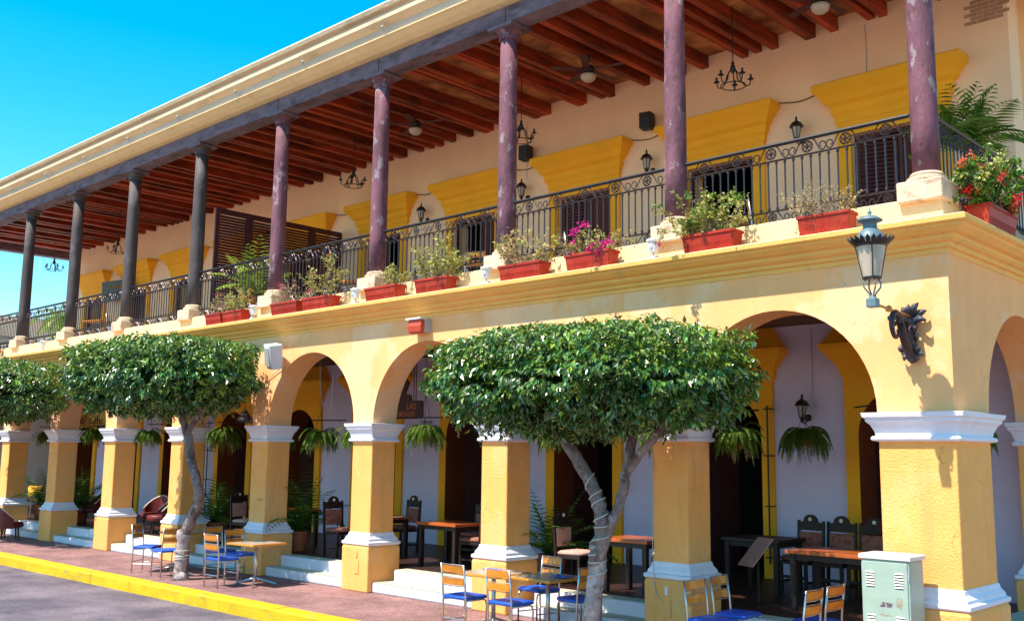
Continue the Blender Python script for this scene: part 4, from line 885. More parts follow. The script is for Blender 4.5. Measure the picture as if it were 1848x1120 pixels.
def cloth_thing(x, y, z, lab):
    mb = MB(); n = 7; vs = []; fs = []
    for i in range(n):
        for j in range(n): vs.append(((i/(n-1)-.5)*0.26+R.gauss(0,.006), (j/(n-1)-.5)*0.2+R.gauss(0,.006), 0.006+0.02*abs(math.sin(i*1.3+j*0.9))))
    for i in range(n-1):
        for j in range(n-1): fs.append((i*n+j, (i+1)*n+j, (i+1)*n+j+1, i*n+j+1))
    o = mb.add(vs, fs).build("folded_cloth", mat("blue_cloth", (0.10,0.12,0.42), 0.9, 0.15, 12), None, smooth=True, loc=(x,y,z)); o['label'] = lab; o['category'] = "cloth"; o['group'] = "blue napkins on the tables"
    s = o.modifiers.new("solid", 'SOLIDIFY'); s.thickness = 0.004
cloth_thing(-5.80,-0.90,0.725,"blue napkin lying on the left table of the near group"); cloth_thing(-4.70,-0.78,0.725,"blue napkin on the table beside the rope-bound trunk")

# ------------------------------------------------------------------ dark carved restaurant furniture under the arcade
def make_dchair(cush):
    t = thing("carved_chair", "", "chair")
    w = 0.21
    for sx in (-1,1):
        MB().box(sx*w-0.022,sx*w+0.022,0.17,0.214,0,0.43).build("front_leg", M['darkwood'], t, bevel=0.006)
        MB().add([(sx*w-0.02,-0.22,0),(sx*w+0.02,-0.22,0),(sx*w+0.02,-0.18,0),(sx*w-0.02,-0.18,0),(sx*w-0.02,-0.28,1.0),(sx*w+0.02,-0.28,1.0),(sx*w+0.02,-0.25,1.0),(sx*w-0.02,-0.25,1.0)],[(0,3,2,1),(4,5,6,7),(0,1,5,4),(1,2,6,5),(2,3,7,6),(3,0,4,7)]).build("back_post", M['darkwood'], t)
        MB().box(sx*w-0.012,sx*w+0.012,-0.18,0.17,0.14,0.17).build("side_stretcher", M['darkwood'], t)
    MB().box(-w,w,0.18,0.205,0.20,0.24).build("front_stretcher", M['darkwood'], t)
    MB().box(-w-0.02,w+0.02,-0.2,0.215,0.40,0.445).build("seat_frame", M['darkwood'], t, bevel=0.006)
    MB().ringstack(-0.19,0.19,-0.16,0.18,[(0.0,0.446),(0.025,0.46),(0.03,0.485),(0.0,0.515),(-0.07,0.525)]).build("cushion", cush, t, smooth=True)
    MB().box(-w+0.02,w-0.02,-0.255,-0.222,0.56,0.84).build("back_pad", cush, t, bevel=0.02)
    n = 10; pr = [(-w,0.86),(-w,0.96)]+[(0.12*math.cos(PI-PI*i/n), 0.99+0.10*math.sin(PI*i/n)) for i in range(n+1)]+[(w,0.96),(w,0.86)]
    vs = [(x,-0.272,z) for x,z in pr]+[(x,-0.24,z) for x,z in pr]; k = len(pr)
    MB().add(vs, [tuple(range(k)), tuple(reversed(range(k,2*k)))]+[(i,(i+1)%k,k+(i+1)%k,k+i) for i in range(k)]).build("crest", M['darkwood'], t)
    MB().lathe([(0.0,0),(0.03,0.001),(0.028,0.012),(0.01,0.016)], (0,-0.24,1.02), 8, Matrix.Rotation(-PI/2,3,'X')).build("rosette", M['piping'], t)
    return t
DA = make_dchair(M['floral']); DB = make_dchair(M['pinkseat'])
used = {}
DG = "dark carved chairs under the arcade"
def dchair(src, x, y, face, lab):
    rz = math.radians(face-90)
    if id(src) not in used:
        used[id(src)] = 1; src.location = (x,y,ZFL); src.rotation_euler = (0,0,rz); src['label'] = lab; src['group'] = DG; return src
    return dup(src, (x,y,ZFL), rz, lab, DG)
dchair(DA,-11.75,1.05,0,"carved dark chair with floral cushions in the fourth arch")
dchair(DA,-8.55,1.5,185,"carved floral-cushioned chair left of the sunlit third pillar")
dchair(DA,-9.4,2.3,275,"carved chair at the back of the long table in the third arch, left of two")
dchair(DA,-8.75,2.3,268,"carved chair at the back of the long table in the third arch, right of two")
dchair(DA,-11.55,2.4,265,"carved chair behind the small table in the fourth arch")
dchair(DB,-5.95,1.0,5,"rose-cushioned chair left of the rope-bound trunk")
dchair(DB,-4.05,0.72,178,"rose-cushioned chair at the step edge beside the shaded pillar")
dchair(DB,-4.9,1.95,270,"rose-cushioned chair behind the table in the second arch")
dchair(DB,-14.9,1.0,10,"rose-cushioned chair in the fifth arch by the plant")
dchair(DA,-3.35,2.95,262,"arched-crest chair against the white panel, left of the row")
dchair(DA,-2.86,2.98,268,"arched-crest chair against the white panel, middle of the row")
dchair(DA,-2.36,3.0,272,"arched-crest chair against the white panel, right of the row")
def dtable(x, y, lx_, ly_, lab, m_, z1=0.75):
    t = thing("dining_table", lab, "table", (x,y,ZFL), 0, "restaurant tables under the arcade")
    MB().box(-lx_/2,lx_/2,-ly_/2,ly_/2,z1-0.05,z1).build("table_top", m_, t, bevel=0.008)
    for sx in (-1,1):
        for sy in (-1,1): MB().box(sx*(lx_/2-0.08)-0.035,sx*(lx_/2-0.08)+0.035,sy*(ly_/2-0.08)-0.035,sy*(ly_/2-0.08)+0.035,0,z1-0.05).build("leg", M['darkwood'], t)
    MB().box(-lx_/2+0.06,lx_/2-0.06,-ly_/2+0.06,ly_/2-0.06,z1-0.12,z1-0.052).build("apron", M['darkwood'], t)
    return t
dtable(-2.05,1.55,1.15,0.80,"varnished orange table behind the metal cabinet", M['redtable'])
dtable(-3.85,2.75,0.95,0.8,"dark table under the hanging fern by the white panel", M['darkwood'])
dtable(-4.95,1.15,0.85,0.7,"varnished orange table behind the rope-bound trunk", M['redtable'])
dtable(-9.05,1.35,1.0,0.75,"long varnished table in the third arch", M['redtable'])
dtable(-11.05,1.45,0.8,0.8,"small table with cloth in the fourth arch", M['floral'])
dtable(-14.0,1.6,0.8,0.7,"varnished table behind the fifth pillar", M['redtable'])

def barrel(x, y, face, lab, z):
    t = thing("barrel_armchair", lab, "armchair", (x,y,z), math.radians(face-90), "oxblood barrel armchairs")
    n = 14; vs = []; fs = []
    for i in range(n+1):
        a = PI*(1.0+ (i/n)) ; r0 = 0.31
        h = 0.52+0.30*math.sin(PI*i/n)
        for r_, zz in ((0.27,0.30),(0.30,h),(0.335,h),(0.32,0.28)): vs.append((r_*math.cos(a), r_*math.sin(a)*1.0+0.02, zz))
    for i in range(n):
        for k in range(4): fs.append((4*i+k,4*i+(k+1)%4,4*i+4+(k+1)%4,4*i+4+k))
    fs += [(0,1,2,3),(4*n+3,4*n+2,4*n+1,4*n)]
    b = MB().add(vs, fs).build("backrest", M['redchair'], t, smooth=False, bevel=0.012)
    MB().tube([(0.318*math.cos(PI*(1+i/n)), 0.318*math.sin(PI*(1+i/n))+0.02, 0.525+0.30*math.sin(PI*i/n)) for i in range(n+1)], 0.014, 6).build("piping", M['piping'], b, smooth=True)
    MB().lathe([(0.26,0.30),(0.29,0.32),(0.29,0.40),(0.26,0.43),(0.1,0.44)], (0,0.03,0), 20).build("seat", M['redchair'], t, smooth=True)
    for k in range(4):
        a = PI/4+k*PI/2; MB().tube([(0.2*math.cos(a),0.2*math.sin(a)+0.02,0.31),(0.25*math.cos(a),0.25*math.sin(a)+0.02,0)], 0.022, 6).build("leg", M['darkwood'], t)
barrel(-23.35,-0.55,80,"oxblood barrel armchair on the sidewalk at the left edge", 0)
barrel(-24.3,-0.65,95,"oxblood barrel armchair cut by the left edge of the picture", 0)
barrel(-18.55,1.0,250,"oxblood barrel armchair with pale piping in the sixth arch, right one", ZFL)
barrel(-19.45,1.3,290,"oxblood barrel armchair with pale piping in the sixth arch, left one", ZFL)
barrel(-22.6,1.2,260,"oxblood barrel armchair behind the steps in the seventh arch", ZFL)
yc = thing("bar_stool", "stool with a bright yellow back in the eighth arch", "stool", (-26.2,1.15,ZFL), 0.5)
MB().ringstack(-0.19,0.19,-0.03,0.03,[(0,0.55),(0.02,0.6),(0.02,0.82),(0,0.88)]).build("backrest", M['yellowc'], yc, smooth=True)
MB().box(-0.18,0.18,0.02,0.38,0.44,0.50).build("seat", M['yellowc'], yc, bevel=0.02)
for sx in (-.15,.15):
    for sy in (0.05,0.35): MB().tube([(sx,sy,0.45),(sx*1.15,sy,0)], 0.015, 6).build("leg", M['chrome'], yc)

# ------------------------------------------------------------------ plants under the arcade
def frond(mb, base, az, elev, L, droop, w, n=14, leafl=0.14, rach=None, curl=1.0):
    d = Vector((math.cos(az)*math.cos(elev), math.sin(az)*math.cos(elev), math.sin(elev))); p = Vector(base); pts = [p.copy()]
    for i in range(n):
        d = (d+Vector((0,0,-droop/n))).normalized(); p = p+d*(L/n); pts.append(p.copy())
        f = (i+1)/n; ll = leafl*(math.sin(PI*min(1, 0.12+f*0.86))**0.7)
        side = d.cross(Vector((0,0,1)))
        if side.length < 1e-3: side = Vector((1,0,0))
        side.normalize()
        for s in (-1,1):
            dd = (side*s*0.85+d*0.55+Vector((0,0,-0.18*curl))).normalized()
            mb.leaf(p+d*R.uniform(-.005,.005), dd, Vector((0,0,1)), ll*R.uniform(.85,1.1), w, 0.15)
    if rach is not None: rach.tube(pts, [0.006*(1-0.7*i/n) for i in range(n+1)], 4, caps=False)
FG2 = "ferns hanging under the arches"
def fern(x, y, ztop, lab, size=0.42, hang=0.6, m_=None):
    size *= 0.9
    t = thing("hanging_fern", lab, "fern", (x,y,ztop), R.uniform(0,6), FG2)
    mb = MB().lathe([(0.085,-0.30),(0.10,-0.29),(0.125,-0.16),(0.135,-0.15),(0.135,-0.135),(0.1,-0.14)], (0,0,0), 14); mb.build("pot", M['terracotta'], t)
    cm = MB()
    for k in range(3):
        a = k*2*PI/3; cm.tube([(0.13*math.cos(a),0.13*math.sin(a),-0.14),(0,0,hang*0.35)], 0.004, 4)
    cm.tube([(0,0,hang*0.35),(0,0,hang)], 0.005, 4); cm.build("chain", M['iron'], t)
    fb = MB(); rc = MB(); n = R.randint(54, 96)
    for i in range(n):
        az = 2*PI*i*0.381966; f = i/n
        frond(fb, (0.04*math.cos(az),0.04*math.sin(az),-0.13), az, 1.2-0.9*f+R.gauss(0,.1), size*(1.05+R.uniform(-.25,.45)), 3.3+R.uniform(-.5,.9), 0.026, 18, 0.075*size/0.42, rc)
    db = MB()
    for i in range(R.randint(5, 11)): frond(db, (0,0,-0.13), R.uniform(0, 2*PI), R.uniform(-.1,.5), size*R.uniform(.9,1.5), 3.6, 0.022, 14, 0.05, rc)
    db.build("dead_fronds", M['leafdry'], t, kind='stuff')
    fb.build("fronds", m_ or M['fern'], t, kind='stuff'); rc.build("stalks", M['fern'], t, kind='stuff')
fern(-3.30,3.05,2.74,"big shaggy fern below the wall lantern in the first arch",0.46,0.5)
fern(-9.05,0.70,2.78,"hanging fern with long lit fronds in the third arch",0.40,1.5)
fern(-12.10,0.75,2.72,"hanging fern in the fourth arch, left of two",0.44,0.9)
fern(-11.25,0.95,2.75,"hanging fern in the fourth arch, right of two",0.38,0.9)
fern(-15.45,0.70,2.78,"hanging fern with long pale fronds in the fifth arch",0.44,0.9)
fern(-14.05,1.2,2.7,"hanging fern half hidden behind the fifth pillar",0.36,0.9)
fern(-18.75,0.70,2.78,"hanging fern in the sixth arch",0.36,0.9)
fern(-21.75,0.75,2.85,"hanging fern below the coffee-cup sign",0.40,0.6)
fern(-25.0,0.9,2.8,"hanging fern in the eighth arch",0.38,0.9)
fern(-6.15,0.75,2.72,"hanging fern left of the rope-bound tree fork",0.36,0.9)
fern(-3.02,0.72,2.68,"hanging fern right of the shaded pillar capital",0.36,0.9)
fern(-0.55,2.1,2.75,"hanging fern in the end arch at the right edge",0.34,0.9)
fern(-4.35,0.9,2.72,"hanging fern behind the right limb of the forked tree",0.36,0.9)
# iron rods that carry the ferns
for k in range(NB-1):
    MB().tube([(XR[k+1]+0.12, 0.72, 2.88), (XR[k+1]+(0.6 if k == 0 else 1.45), 0.72, 2.86)], 0.012, 5).build("tie_rod", M['iron'], bld)
    if k < 2: MB().tube([(XL[k]-0.05, 0.45, 2.90), (XL[k]-0.55, 0.62, 2.86)], 0.010, 5).build("tie_rod", M['iron'], bld)

def potted_palm(x, y, z, lab, h=1.3, nf=16, m_=None, pot=True, grp="potted palms", ll=0.26, name="potted_palm", st=0.0):
    t = thing(name, lab, "potted palm", (x,y,z), R.uniform(0,6), grp)
    MB().lathe([(0.15,0),(0.17,0.02),(0.22,0.34),(0.24,0.35),(0.24,0.39),(0.19,0.39),(0.18,0.35)], (0,0,0), 18).build("pot", M['terracotta'], t)
    MB().lathe([(0.0,0.34),(0.19,0.345),(0.18,0.35),(0.0,0.352)], (0,0,0), 12).build("soil", M['soil'], t)
    if st: MB().tube([(0,0,0.33),(0.01,0,0.35+st)], [0.05,0.035], 8).build("stem", M['bark'], t)
    fb = MB(); rc = MB()
    for i in range(nf):
        az = i*2.39996; f = i/nf
        frond(fb, (R.gauss(0,.03),R.gauss(0,.03),0.36+st), az, 1.45-0.75*f+R.gauss(0,.08), h*R.uniform(.75,1.1), 1.0+0.6*f, 0.04, 15, ll, rc)
    fb.build("fronds", m_ or M['palm'], t, kind='stuff'); rc.build("stalks", M['palm'], t, kind='stuff')
potted_palm(-6.65,1.25,ZFL,"feathery palm right of the sunlit third pillar",1.05,18)
potted_palm(-13.0,0.95,ZFL,"tall bushy palm in a terracotta pot right of the fifth pillar",1.35,24)
potted_palm(-16.1,1.0,ZFL,"palm behind the sinuous trunk in the fifth arch",1.1,18)
potted_palm(-22.9,1.0,ZFL,"palm in the seventh arch",1.2,20)
potted_palm(-25.3,1.0,ZFL,"palm beside the yellow-backed stool in the eighth arch",1.2,18)
potted_palm(-0.55,2.35,ZB+0.04,"spiky palm on the balcony at the right edge",0.85,22,M["leafg"],ll=0.36,st=0.75)
potted_palm(-14.55,0.72,ZB+0.04,"bright lime palm behind the balcony rail right of the sixth column",1.25,14,M['palmlight'],ll=0.34)

# ------------------------------------------------------------------ roof-hung and wall-hung fittings
def chandelier(x, y, z, lab):
    t = thing("chandelier", lab, "chandelier", (x,y,z), R.uniform(0,1), "iron chandeliers under the balcony roof")
    MB().tube([(0,0,0.28),(0,0,9.16-z)], 0.008, 5).build("chain", M['iron'], t)
    MB().lathe([(0.01,0.10),(0.03,0.12),(0.045,0.18),(0.02,0.24),(0.03,0.26),(0.008,0.30)], (0,0,0), 10).build("hub", M['iron'], t)
    MB().tube([(0.19*math.cos(a*2*PI/20),0.19*math.sin(a*2*PI/20),-0.10) for a in range(21)], 0.009, 5).build("ring", M['iron'], t)
    for k in range(5):
        a = k*2*PI/5; ca, sa = math.cos(a), math.sin(a)
        MB().tube([(0.02*ca,0.02*sa,0.18),(0.10*ca,0.10*sa,0.08),(0.13*ca,0.13*sa,-0.04),(0.19*ca,0.19*sa,-0.10),(0.25*ca,0.25*sa,-0.08),(0.27*ca,0.27*sa,0.0)], 0.010, 5).lathe([(0.02,0.0),(0.05,0.01),(0.045,0.02),(0.018,0.022),(0.018,0.085),(0.012,0.09)], (0.27*ca,0.27*sa,0.0), 8).build("arm", M['iron'], t)
chandelier(-3.87,2.2,7.97,"iron chandelier between first and second columns")
chandelier(-8.30,2.2,8.03,"iron chandelier beside the third column")
chandelier(-13.26,2.2,8.06,"iron chandelier left of the fourth column")
chandelier(-28.74,2.2,8.03,"iron chandelier against the sky at the far end")
chandelier(-24.31,2.2,8.03,"iron chandelier half hidden by the seventh column")
def fan(x, y, z, lab):
    t = thing("ceiling_fan", lab, "ceiling fan", (x,y,z), R.uniform(0,1), "ceiling fans")
    MB().tube([(0,0,0.15),(0,0,9.15-z)], 0.015, 6).build("rod", M['iron'], t)
    MB().lathe([(0.03,0.18),(0.10,0.15),(0.12,0.09),(0.10,0.03),(0.05,0.02)], (0,0,0), 16).build("motor", M['darkwood'], t, smooth=True)
    MB().lathe([(0.05,0.02),(0.13,0.0),(0.14,-0.02),(0.12,-0.08),(0.07,-0.12),(0.01,-0.13)], (0,0,0), 18).build("bowl", M['lampglass'], t, smooth=True)
    for k in range(5):
        a = k*2*PI/5; mb = MB().box(0.12,0.66,-0.065,0.065,0.088,0.098); mb.build("blade", M['shutter'], t, rot=(0.15,0,a))
fan(-2.42,2.2,8.72,"ceiling fan near the corner with a pale bowl lamp"); fan(-6.72,2.2,8.78,"ceiling fan between second and third columns"); fan(-11.25,2.2,8.80,"ceiling fan between third and fourth columns")
def wall_lantern(x, z, lab, y=IY):
    t = thing("wall_lantern", lab, "wall lantern", (x,y-0.20,z), 0, "black wall lanterns")
    MB().lathe([(0.035,-0.12),(0.05,-0.10),(0.075,0.06),(0.03,0.065)], (0,0,0), 6).build("glass", mat("lantern_pane", (0.35,0.30,0.25), 0.2, 0.1, 5), t)
    mb = MB().lathe([(0.11,0.06),(0.115,0.07),(0.08,0.13),(0.03,0.165),(0.015,0.18),(0.02,0.2),(0.006,0.25)], (0,0,0), 12)
    mb.lathe([(0.01,-0.20),(0.03,-0.17),(0.045,-0.12),(0.02,-0.118)], (0,0,0), 8)
    for k in range(6):
        a = k*PI/3; mb.tube([(0.05*math.cos(a),0.05*math.sin(a),-0.12),(0.078*math.cos(a),0.078*math.sin(a),0.065)], 0.007, 4)
    mb.build("frame", M['iron'], t)
    MB().tube([(0,0.0,-0.19),(0,0.08,-0.22),(0,0.16,-0.14),(0,0.19,-0.12)], 0.012, 6).lathe([(0.06,0.0),(0.055,0.012),(0.02,0.02)], (0,0.195,-0.12), 10, Matrix.Rotation(PI/2,3,'X')).build("arm", M['iron'], t)
wall_lantern(-3.73,7.55,"black wall lantern between the first two balcony doors"); wall_lantern(-6.73,7.60,"black wall lantern left of the second column, between balcony doors")
wall_lantern(-9.87,7.62,"black wall lantern right of the third column, between balcony doors"); wall_lantern(-12.96,7.62,"black wall lantern between third and fourth columns")
wall_lantern(-3.77,3.02,"black wall lantern above the shaggy fern in the first arch")
for x, lab in ((-6.70,"black loudspeaker on the balcony wall beside the second column"),(-9.74,"black loudspeaker on the balcony wall right of the third column")):
    t = thing("loudspeaker", lab, "loudspeaker", (x, IY-0.22, 8.20), 0.2, "black loudspeakers on the balcony wall")
    MB().box(-0.115,0.115,-0.11,0.11,0.02,0.32).build("cabinet", M['black'], t, bevel=0.012); MB().box(-0.10,0.10,-0.118,-0.1105,0.035,0.305).build("grille", M['iron'], t)
    MB().tube([(0,0.11,0.17),(0,0.21,0.17)], 0.02, 6).build("mount", M['black'], t)
t = thing("loudspeaker", "white outdoor loudspeaker tilted on the wall above the fifth pillar", "loudspeaker", (-12.28,-0.20,3.80), -0.25)
b = MB().taper(0,0,0,0.46,0.13,0.11,0.18,0.13).build("cabinet", M['white'], t, bevel=0.02, rot=(0.18,0.16,0)); MB().box(-0.12,0.12,-0.140,-0.116,0.06,0.40).build("grille", M['grey'], b)
MB().tube([(0,0.08,0.2),(0,0.18,0.2)], 0.025, 6).build("mount", M['grey'], t)
t = thing("siren_lamp", "red box lamp fixed under the cornice left of the big tree", "lamp", (-8.34,-0.12,4.22), 0)
MB().box(-0.17,0.17,-0.02,0.119,-0.02,0.19).build("backing", M['grey'], t); f_ = MB().ringstack(-0.15,0.15,-0.09,0.0,[(-0.03,-0.05),(0.0,-0.02),(0.02,0.07),(0.0,0.17)]).build("lens", M['redlamp'], t, bevel=0.008)
MB().box(-0.18,0.18,-0.13,0.02,0.175,0.20).build("hood", M['white'], t)
t = thing("corner_camera", "tiny dark lamp on a rod at the top of the first arch", "lamp", (-1.72,0.6,3.98), 0)
MB().box(-0.035,0.035,-0.05,0.05,-0.05,0.02).build("housing", M['bracket'], t, bevel=0.008); MB().tube([(0.03,0,0.0),(0.30,0.0,0.02),(0.45,-0.05,0.08)], 0.006, 5).build("rod", M['iron'], t)
# hanging metal lamp in the fifth arch
t = thing("pendant_lamp", "ribbed silver pendant lamp hanging in the fifth arch", "lamp", (-15.0,0.9,2.95), 0)
MB().lathe([(0.03,0.20),(0.05,0.16),(0.10,0.10),(0.09,0.09),(0.15,0.03),(0.14,0.02),(0.17,-0.03),(0.10,-0.06),(0.02,-0.07)], (0,0,0), 18).build("shade", M['chrome'], t)
MB().tube([(0,0,0.2),(0,0,1.25)], 0.005, 4).build("cord", M['iron'], t)
t = thing("hanging_cable", "pale loose cable looping down in the fourth arch", "cable", (-12.4,0.9,2.9), 0)
P, rr_ = wig([(0,0,1.1),(0.05,0,0.6),(0.15,0,0.25),(0.32,0,0.1),(0.42,0,0.25),(0.44,0,0.9)], 0.009, 0.009, 6, 0); MB().tube(P, rr_, 5).build("loop", M['rope'], t, smooth=True)

# ------------------------------------------------------------------ signs
def text(body, size, m_, parent, loc, rot, name="lettering", ext=0.004):
    cu = bpy.data.curves.new(name, 'FONT'); cu.body = body; cu.size = size; cu.extrude = ext; cu.align_x = 'CENTER'; cu.resolution_u = 3
    o = bpy.data.objects.new(name, cu); COL.objects.link(o)
    dg = bpy.context.evaluated_depsgraph_get(); me = bpy.data.meshes.new_from_object(o.evaluated_get(dg)); bpy.data.objects.remove(o)
    me.materials.clear(); me.materials.append(m_)
    return link(name, me, parent, loc=loc, rot=rot, kind='stuff')
sg = thing("cafe_sign", "hanging ochre sign with a cup and the words To' cafe", "sign", (-22.35,0.85,2.84), 0.35)
MB().box(-0.62,0.62,-0.015,0.015,0,0.86).build("board", M['signw'], sg, bevel=0.01)
text("To' café", 0.30, M['brown'], sg, (0,-0.018,0.10), (PI/2,0,0))
MB().box(-0.45,0.45,-0.021,-0.016,0.44,0.465).build("underline", M['brown'], sg)
vs = [(0.17*math.cos(PI+PI*i/12), -0.020, 0.68+0.15*math.sin(PI+PI*i/12)) for i in range(13)]
MB().add(vs+[(x,y+0.004,z) for x,y,z in vs], [tuple(range(13)), tuple(reversed(range(13,26)))]+[(i,(i+1)%13,13+(i+1)%13,13+i) for i in range(13)]).build("cup", M['brown'], sg)
MB().tube([(0.15,-0.02,0.65),(0.22,-0.02,0.65),(0.22,-0.02,0.58),(0.12,-0.02,0.57)], 0.012, 5).build("cup_handle", M['brown'], sg)
text("La taza", 0.12, M['brown'], sg, (0,-0.018,0.745), (PI/2,0,0)) if False else None
for s in (-1,1): MB().tube([(s*0.5,0,0.86),(s*0.5,0,1.4)], 0.008, 5).build("hanger", M['iron'], sg)
sp = thing("portales_sign", "dark carved sign reading Portales hanging on chains in the third arch", "sign", (-10.62,1.5,2.90), 0.0)
mb = MB(); n = 4
def rrect(w, h, r_, y0, y1):
    pr = []
    for cx_, cz_, a0 in ((w-r_,h-r_,0),(-w+r_,h-r_,90),(-w+r_,r_,180),(w-r_,r_,270)):
        for i in range(5): a = math.radians(a0+i*22.5); pr.append((cx_+r_*math.cos(a), cz_+r_*math.sin(a)))
    k = len(pr); vs = [(x,y0,z) for x,z in pr]+[(x,y1,z) for x,z in pr]
    return MB().add(vs, [tuple(reversed(range(k))), tuple(range(k,2*k))]+[(i,(i+1)%k,k+(i+1)%k,k+i) for i in range(k)])
rrect(0.60,0.33,0.06,-0.02,0.02).build("board", M['signd'], sp)
text("LOS PORTALES", 0.125, M['signt'], sp, (-0.02,-0.023,0.045), (PI/2,0,0)); text("VILLAS", 0.16, M['signt'], sp, (0.14,-0.023,0.18), (PI/2,0,0)) if False else text("LAS", 0.17, M['signt'], sp, (0.30,-0.023,0.17), (PI/2,0,0))
P = [(-0.5,0.33),(0.28,0.33),(0.26,0.43),(0.10,0.47),(0.16,0.58),(0.20,0.66),(0.12,0.75),(0.14,0.86),(0.02,0.98),(-0.2,1.0),(-0.5,0.9)]
k = len(P); MB().add([(x,-0.018,z) for x,z in P]+[(x,0.018,z) for x,z in P], [tuple(range(k)), tuple(reversed(range(k,2*k)))]+[(i,(i+1)%k,k+(i+1)%k,k+i) for i in range(k)]).build("carved_crest", M['signd'], sp)
for s in (0.34,0.40): MB().tube([(s,0,0.33),(s,0,1.5)], 0.008, 5).build("chain", M['iron'], sp)

# ------------------------------------------------------------------ utility cabinet
cb = thing("utility_cabinet", "pale green metal utility cabinet with louvre vents against the corner pillar", "cabinet", (-0.575,-0.36,0))
MB().box(-0.255,0.255,-0.185,0.17,0,1.245).build("body", M['cabinet'], cb, bevel=0.02)
MB().ringstack(-0.255,0.255,-0.185,0.17,[(0.0,1.246),(0.018,1.247),(0.018,1.285),(0.008,1.298),(-0.05,1.302)]).build("lid", M['cabtop'], cb, bevel=0.006)
dr = MB().box(-0.235,0.235,-0.197,-0.1855,0.05,1.225).build("door", M['cabinet'], cb, bevel=0.008)
for gx in (-0.15, 0.15):
    for gz in (0.12, 0.55, 0.975):
        for r_ in range(6):
            z = gz+0.027*r_
            MB().add([(gx-0.045,-0.1975,z),(gx+0.045,-0.1975,z),(gx+0.045,-0.2065,z+0.004),(gx-0.045,-0.2065,z+0.004),(gx-0.045,-0.1975,z+0.015),(gx+0.045,-0.1975,z+0.015)], [(0,1,2,3),(3,2,5,4),(0,3,4),(1,5,2)]).build("louvre", M['cabtop'], dr)
            MB().box(gx-0.043,gx+0.043,-0.1985,-0.1972,z-0.007,z-0.001).build("vent_slot", M['black'], dr)
mb = MB()
for k in range(9):
    x = R.uniform(-.045,.055); z = 0.80+R.uniform(-.02,.02); w = R.uniform(.012,.028); h = R.uniform(.006,.015)
    mb.add([(x-w,-0.1985-k*1e-4,z-h),(x+w,-0.1985-k*1e-4,z-h*0.6),(x+w*.7,-0.1985-k*1e-4,z+h),(x-w*.8,-0.1985-k*1e-4,z+h*.8)], [(0,1,2,3)])
mb.build("torn_sticker", M['sticker'], dr)
mb = MB()
for k in range(7): mb.tube([(0.13+R.uniform(-.02,.05),-0.1975,0.80+R.uniform(-.03,.09)) for _ in range(4)], 0.0018, 3)
for k in range(5): mb.tube([(R.uniform(-.08,.08),-0.1975,0.70+R.uniform(-.02,.03)) for _ in range(3)], 0.0014, 3)
mb.build("graffiti_scrawl", M['brick'], dr, kind="stuff")
for z in (0.2,0.65,1.1): MB().tube([(0.246,-0.192,z-0.04),(0.246,-0.192,z+0.04)], 0.008, 6).build("hinge", M['grey'], cb)
MB().lathe([(0.0,0),(0.016,0.001),(0.014,0.010),(0.004,0.012)], (-0.178,-0.198,0.62), 10, Matrix.Rotation(PI/2,3,'X')).build("lock", M['grey'], dr)
MB().box(-0.19,-0.165,-0.215,-0.197,0.40,0.50).build("handle", M['iron'], dr, bevel=0.004)
MB().tube([(0.2,-0.19,0.02),(0.2,-0.19,1.2)], 0.004, 4).build("hinge", M['grey'], cb) if False else None

# menu stand in the first arch
t = thing("menu_stand", "tilted menu board on a dark stand inside the first arch", "menu stand", (-3.1,1.25,ZFL), -0.45)
MB().box(-0.17,0.17,-0.01,0.01,-0.24,0.24).build("board", M['board'], t, loc=(0,0,0.68), rot=(-0.75,0,0), bevel=0.006)
MB().tube([(0,0.03,0.0),(0,0.03,0.66)], 0.02, 6).build("post", M['darkwood'], t); MB().box(-0.2,0.2,-0.15,0.2,0,0.03).build("base", M['darkwood'], t)
# iron window grille rods beside doors
for x in (-4.42,-21.9,-21.75):
    g_ = MB().tube([(x,IY-0.14,0.6),(x,IY-0.14,3.1)], 0.016, 5)
    for z in (0.7,1.5,2.3,3.05): g_.tube([(x-0.07,IY-0.14,z),(x+0.07,IY-0.14,z),(x+0.07,IY-0.04,z)], 0.010, 4)
    g_.build("grille_bar", M['iron'], bld)

# ------------------------------------------------------------------ balcony contents
def balc(x, y, face, lab): return chair(x, y, face, lab, ZB, "steel and timber chairs on the balcony")
balc(-3.25,2.0,30,"orange-slatted balcony chair behind the planter with the biggest bush")
balc(-6.75,2.0,40,"orange-slatted balcony chair behind the magenta bougainvillea")
balc(-9.25,2.1,120,"orange-slatted balcony chair behind the rounded yellow-green bush")
balc(-11.85,2.1,60,"orange-slatted balcony chair left of the fourth column")
balc(-22.8,1.6,60,"orange-slatted balcony chair right of the seventh column"); balc(-25.7,1.8,100,"orange-slatted balcony chair left of the seventh column")
def btable(x, y, lab): return table(x, y, 0.3, lab, ZB)
btable(-4.1,2.2,"balcony table behind the rail right of the second column"); btable(-12.6,2.1,"balcony table left of the fourth column"); btable(-23.5,1.5,"balcony table right of the seventh column")
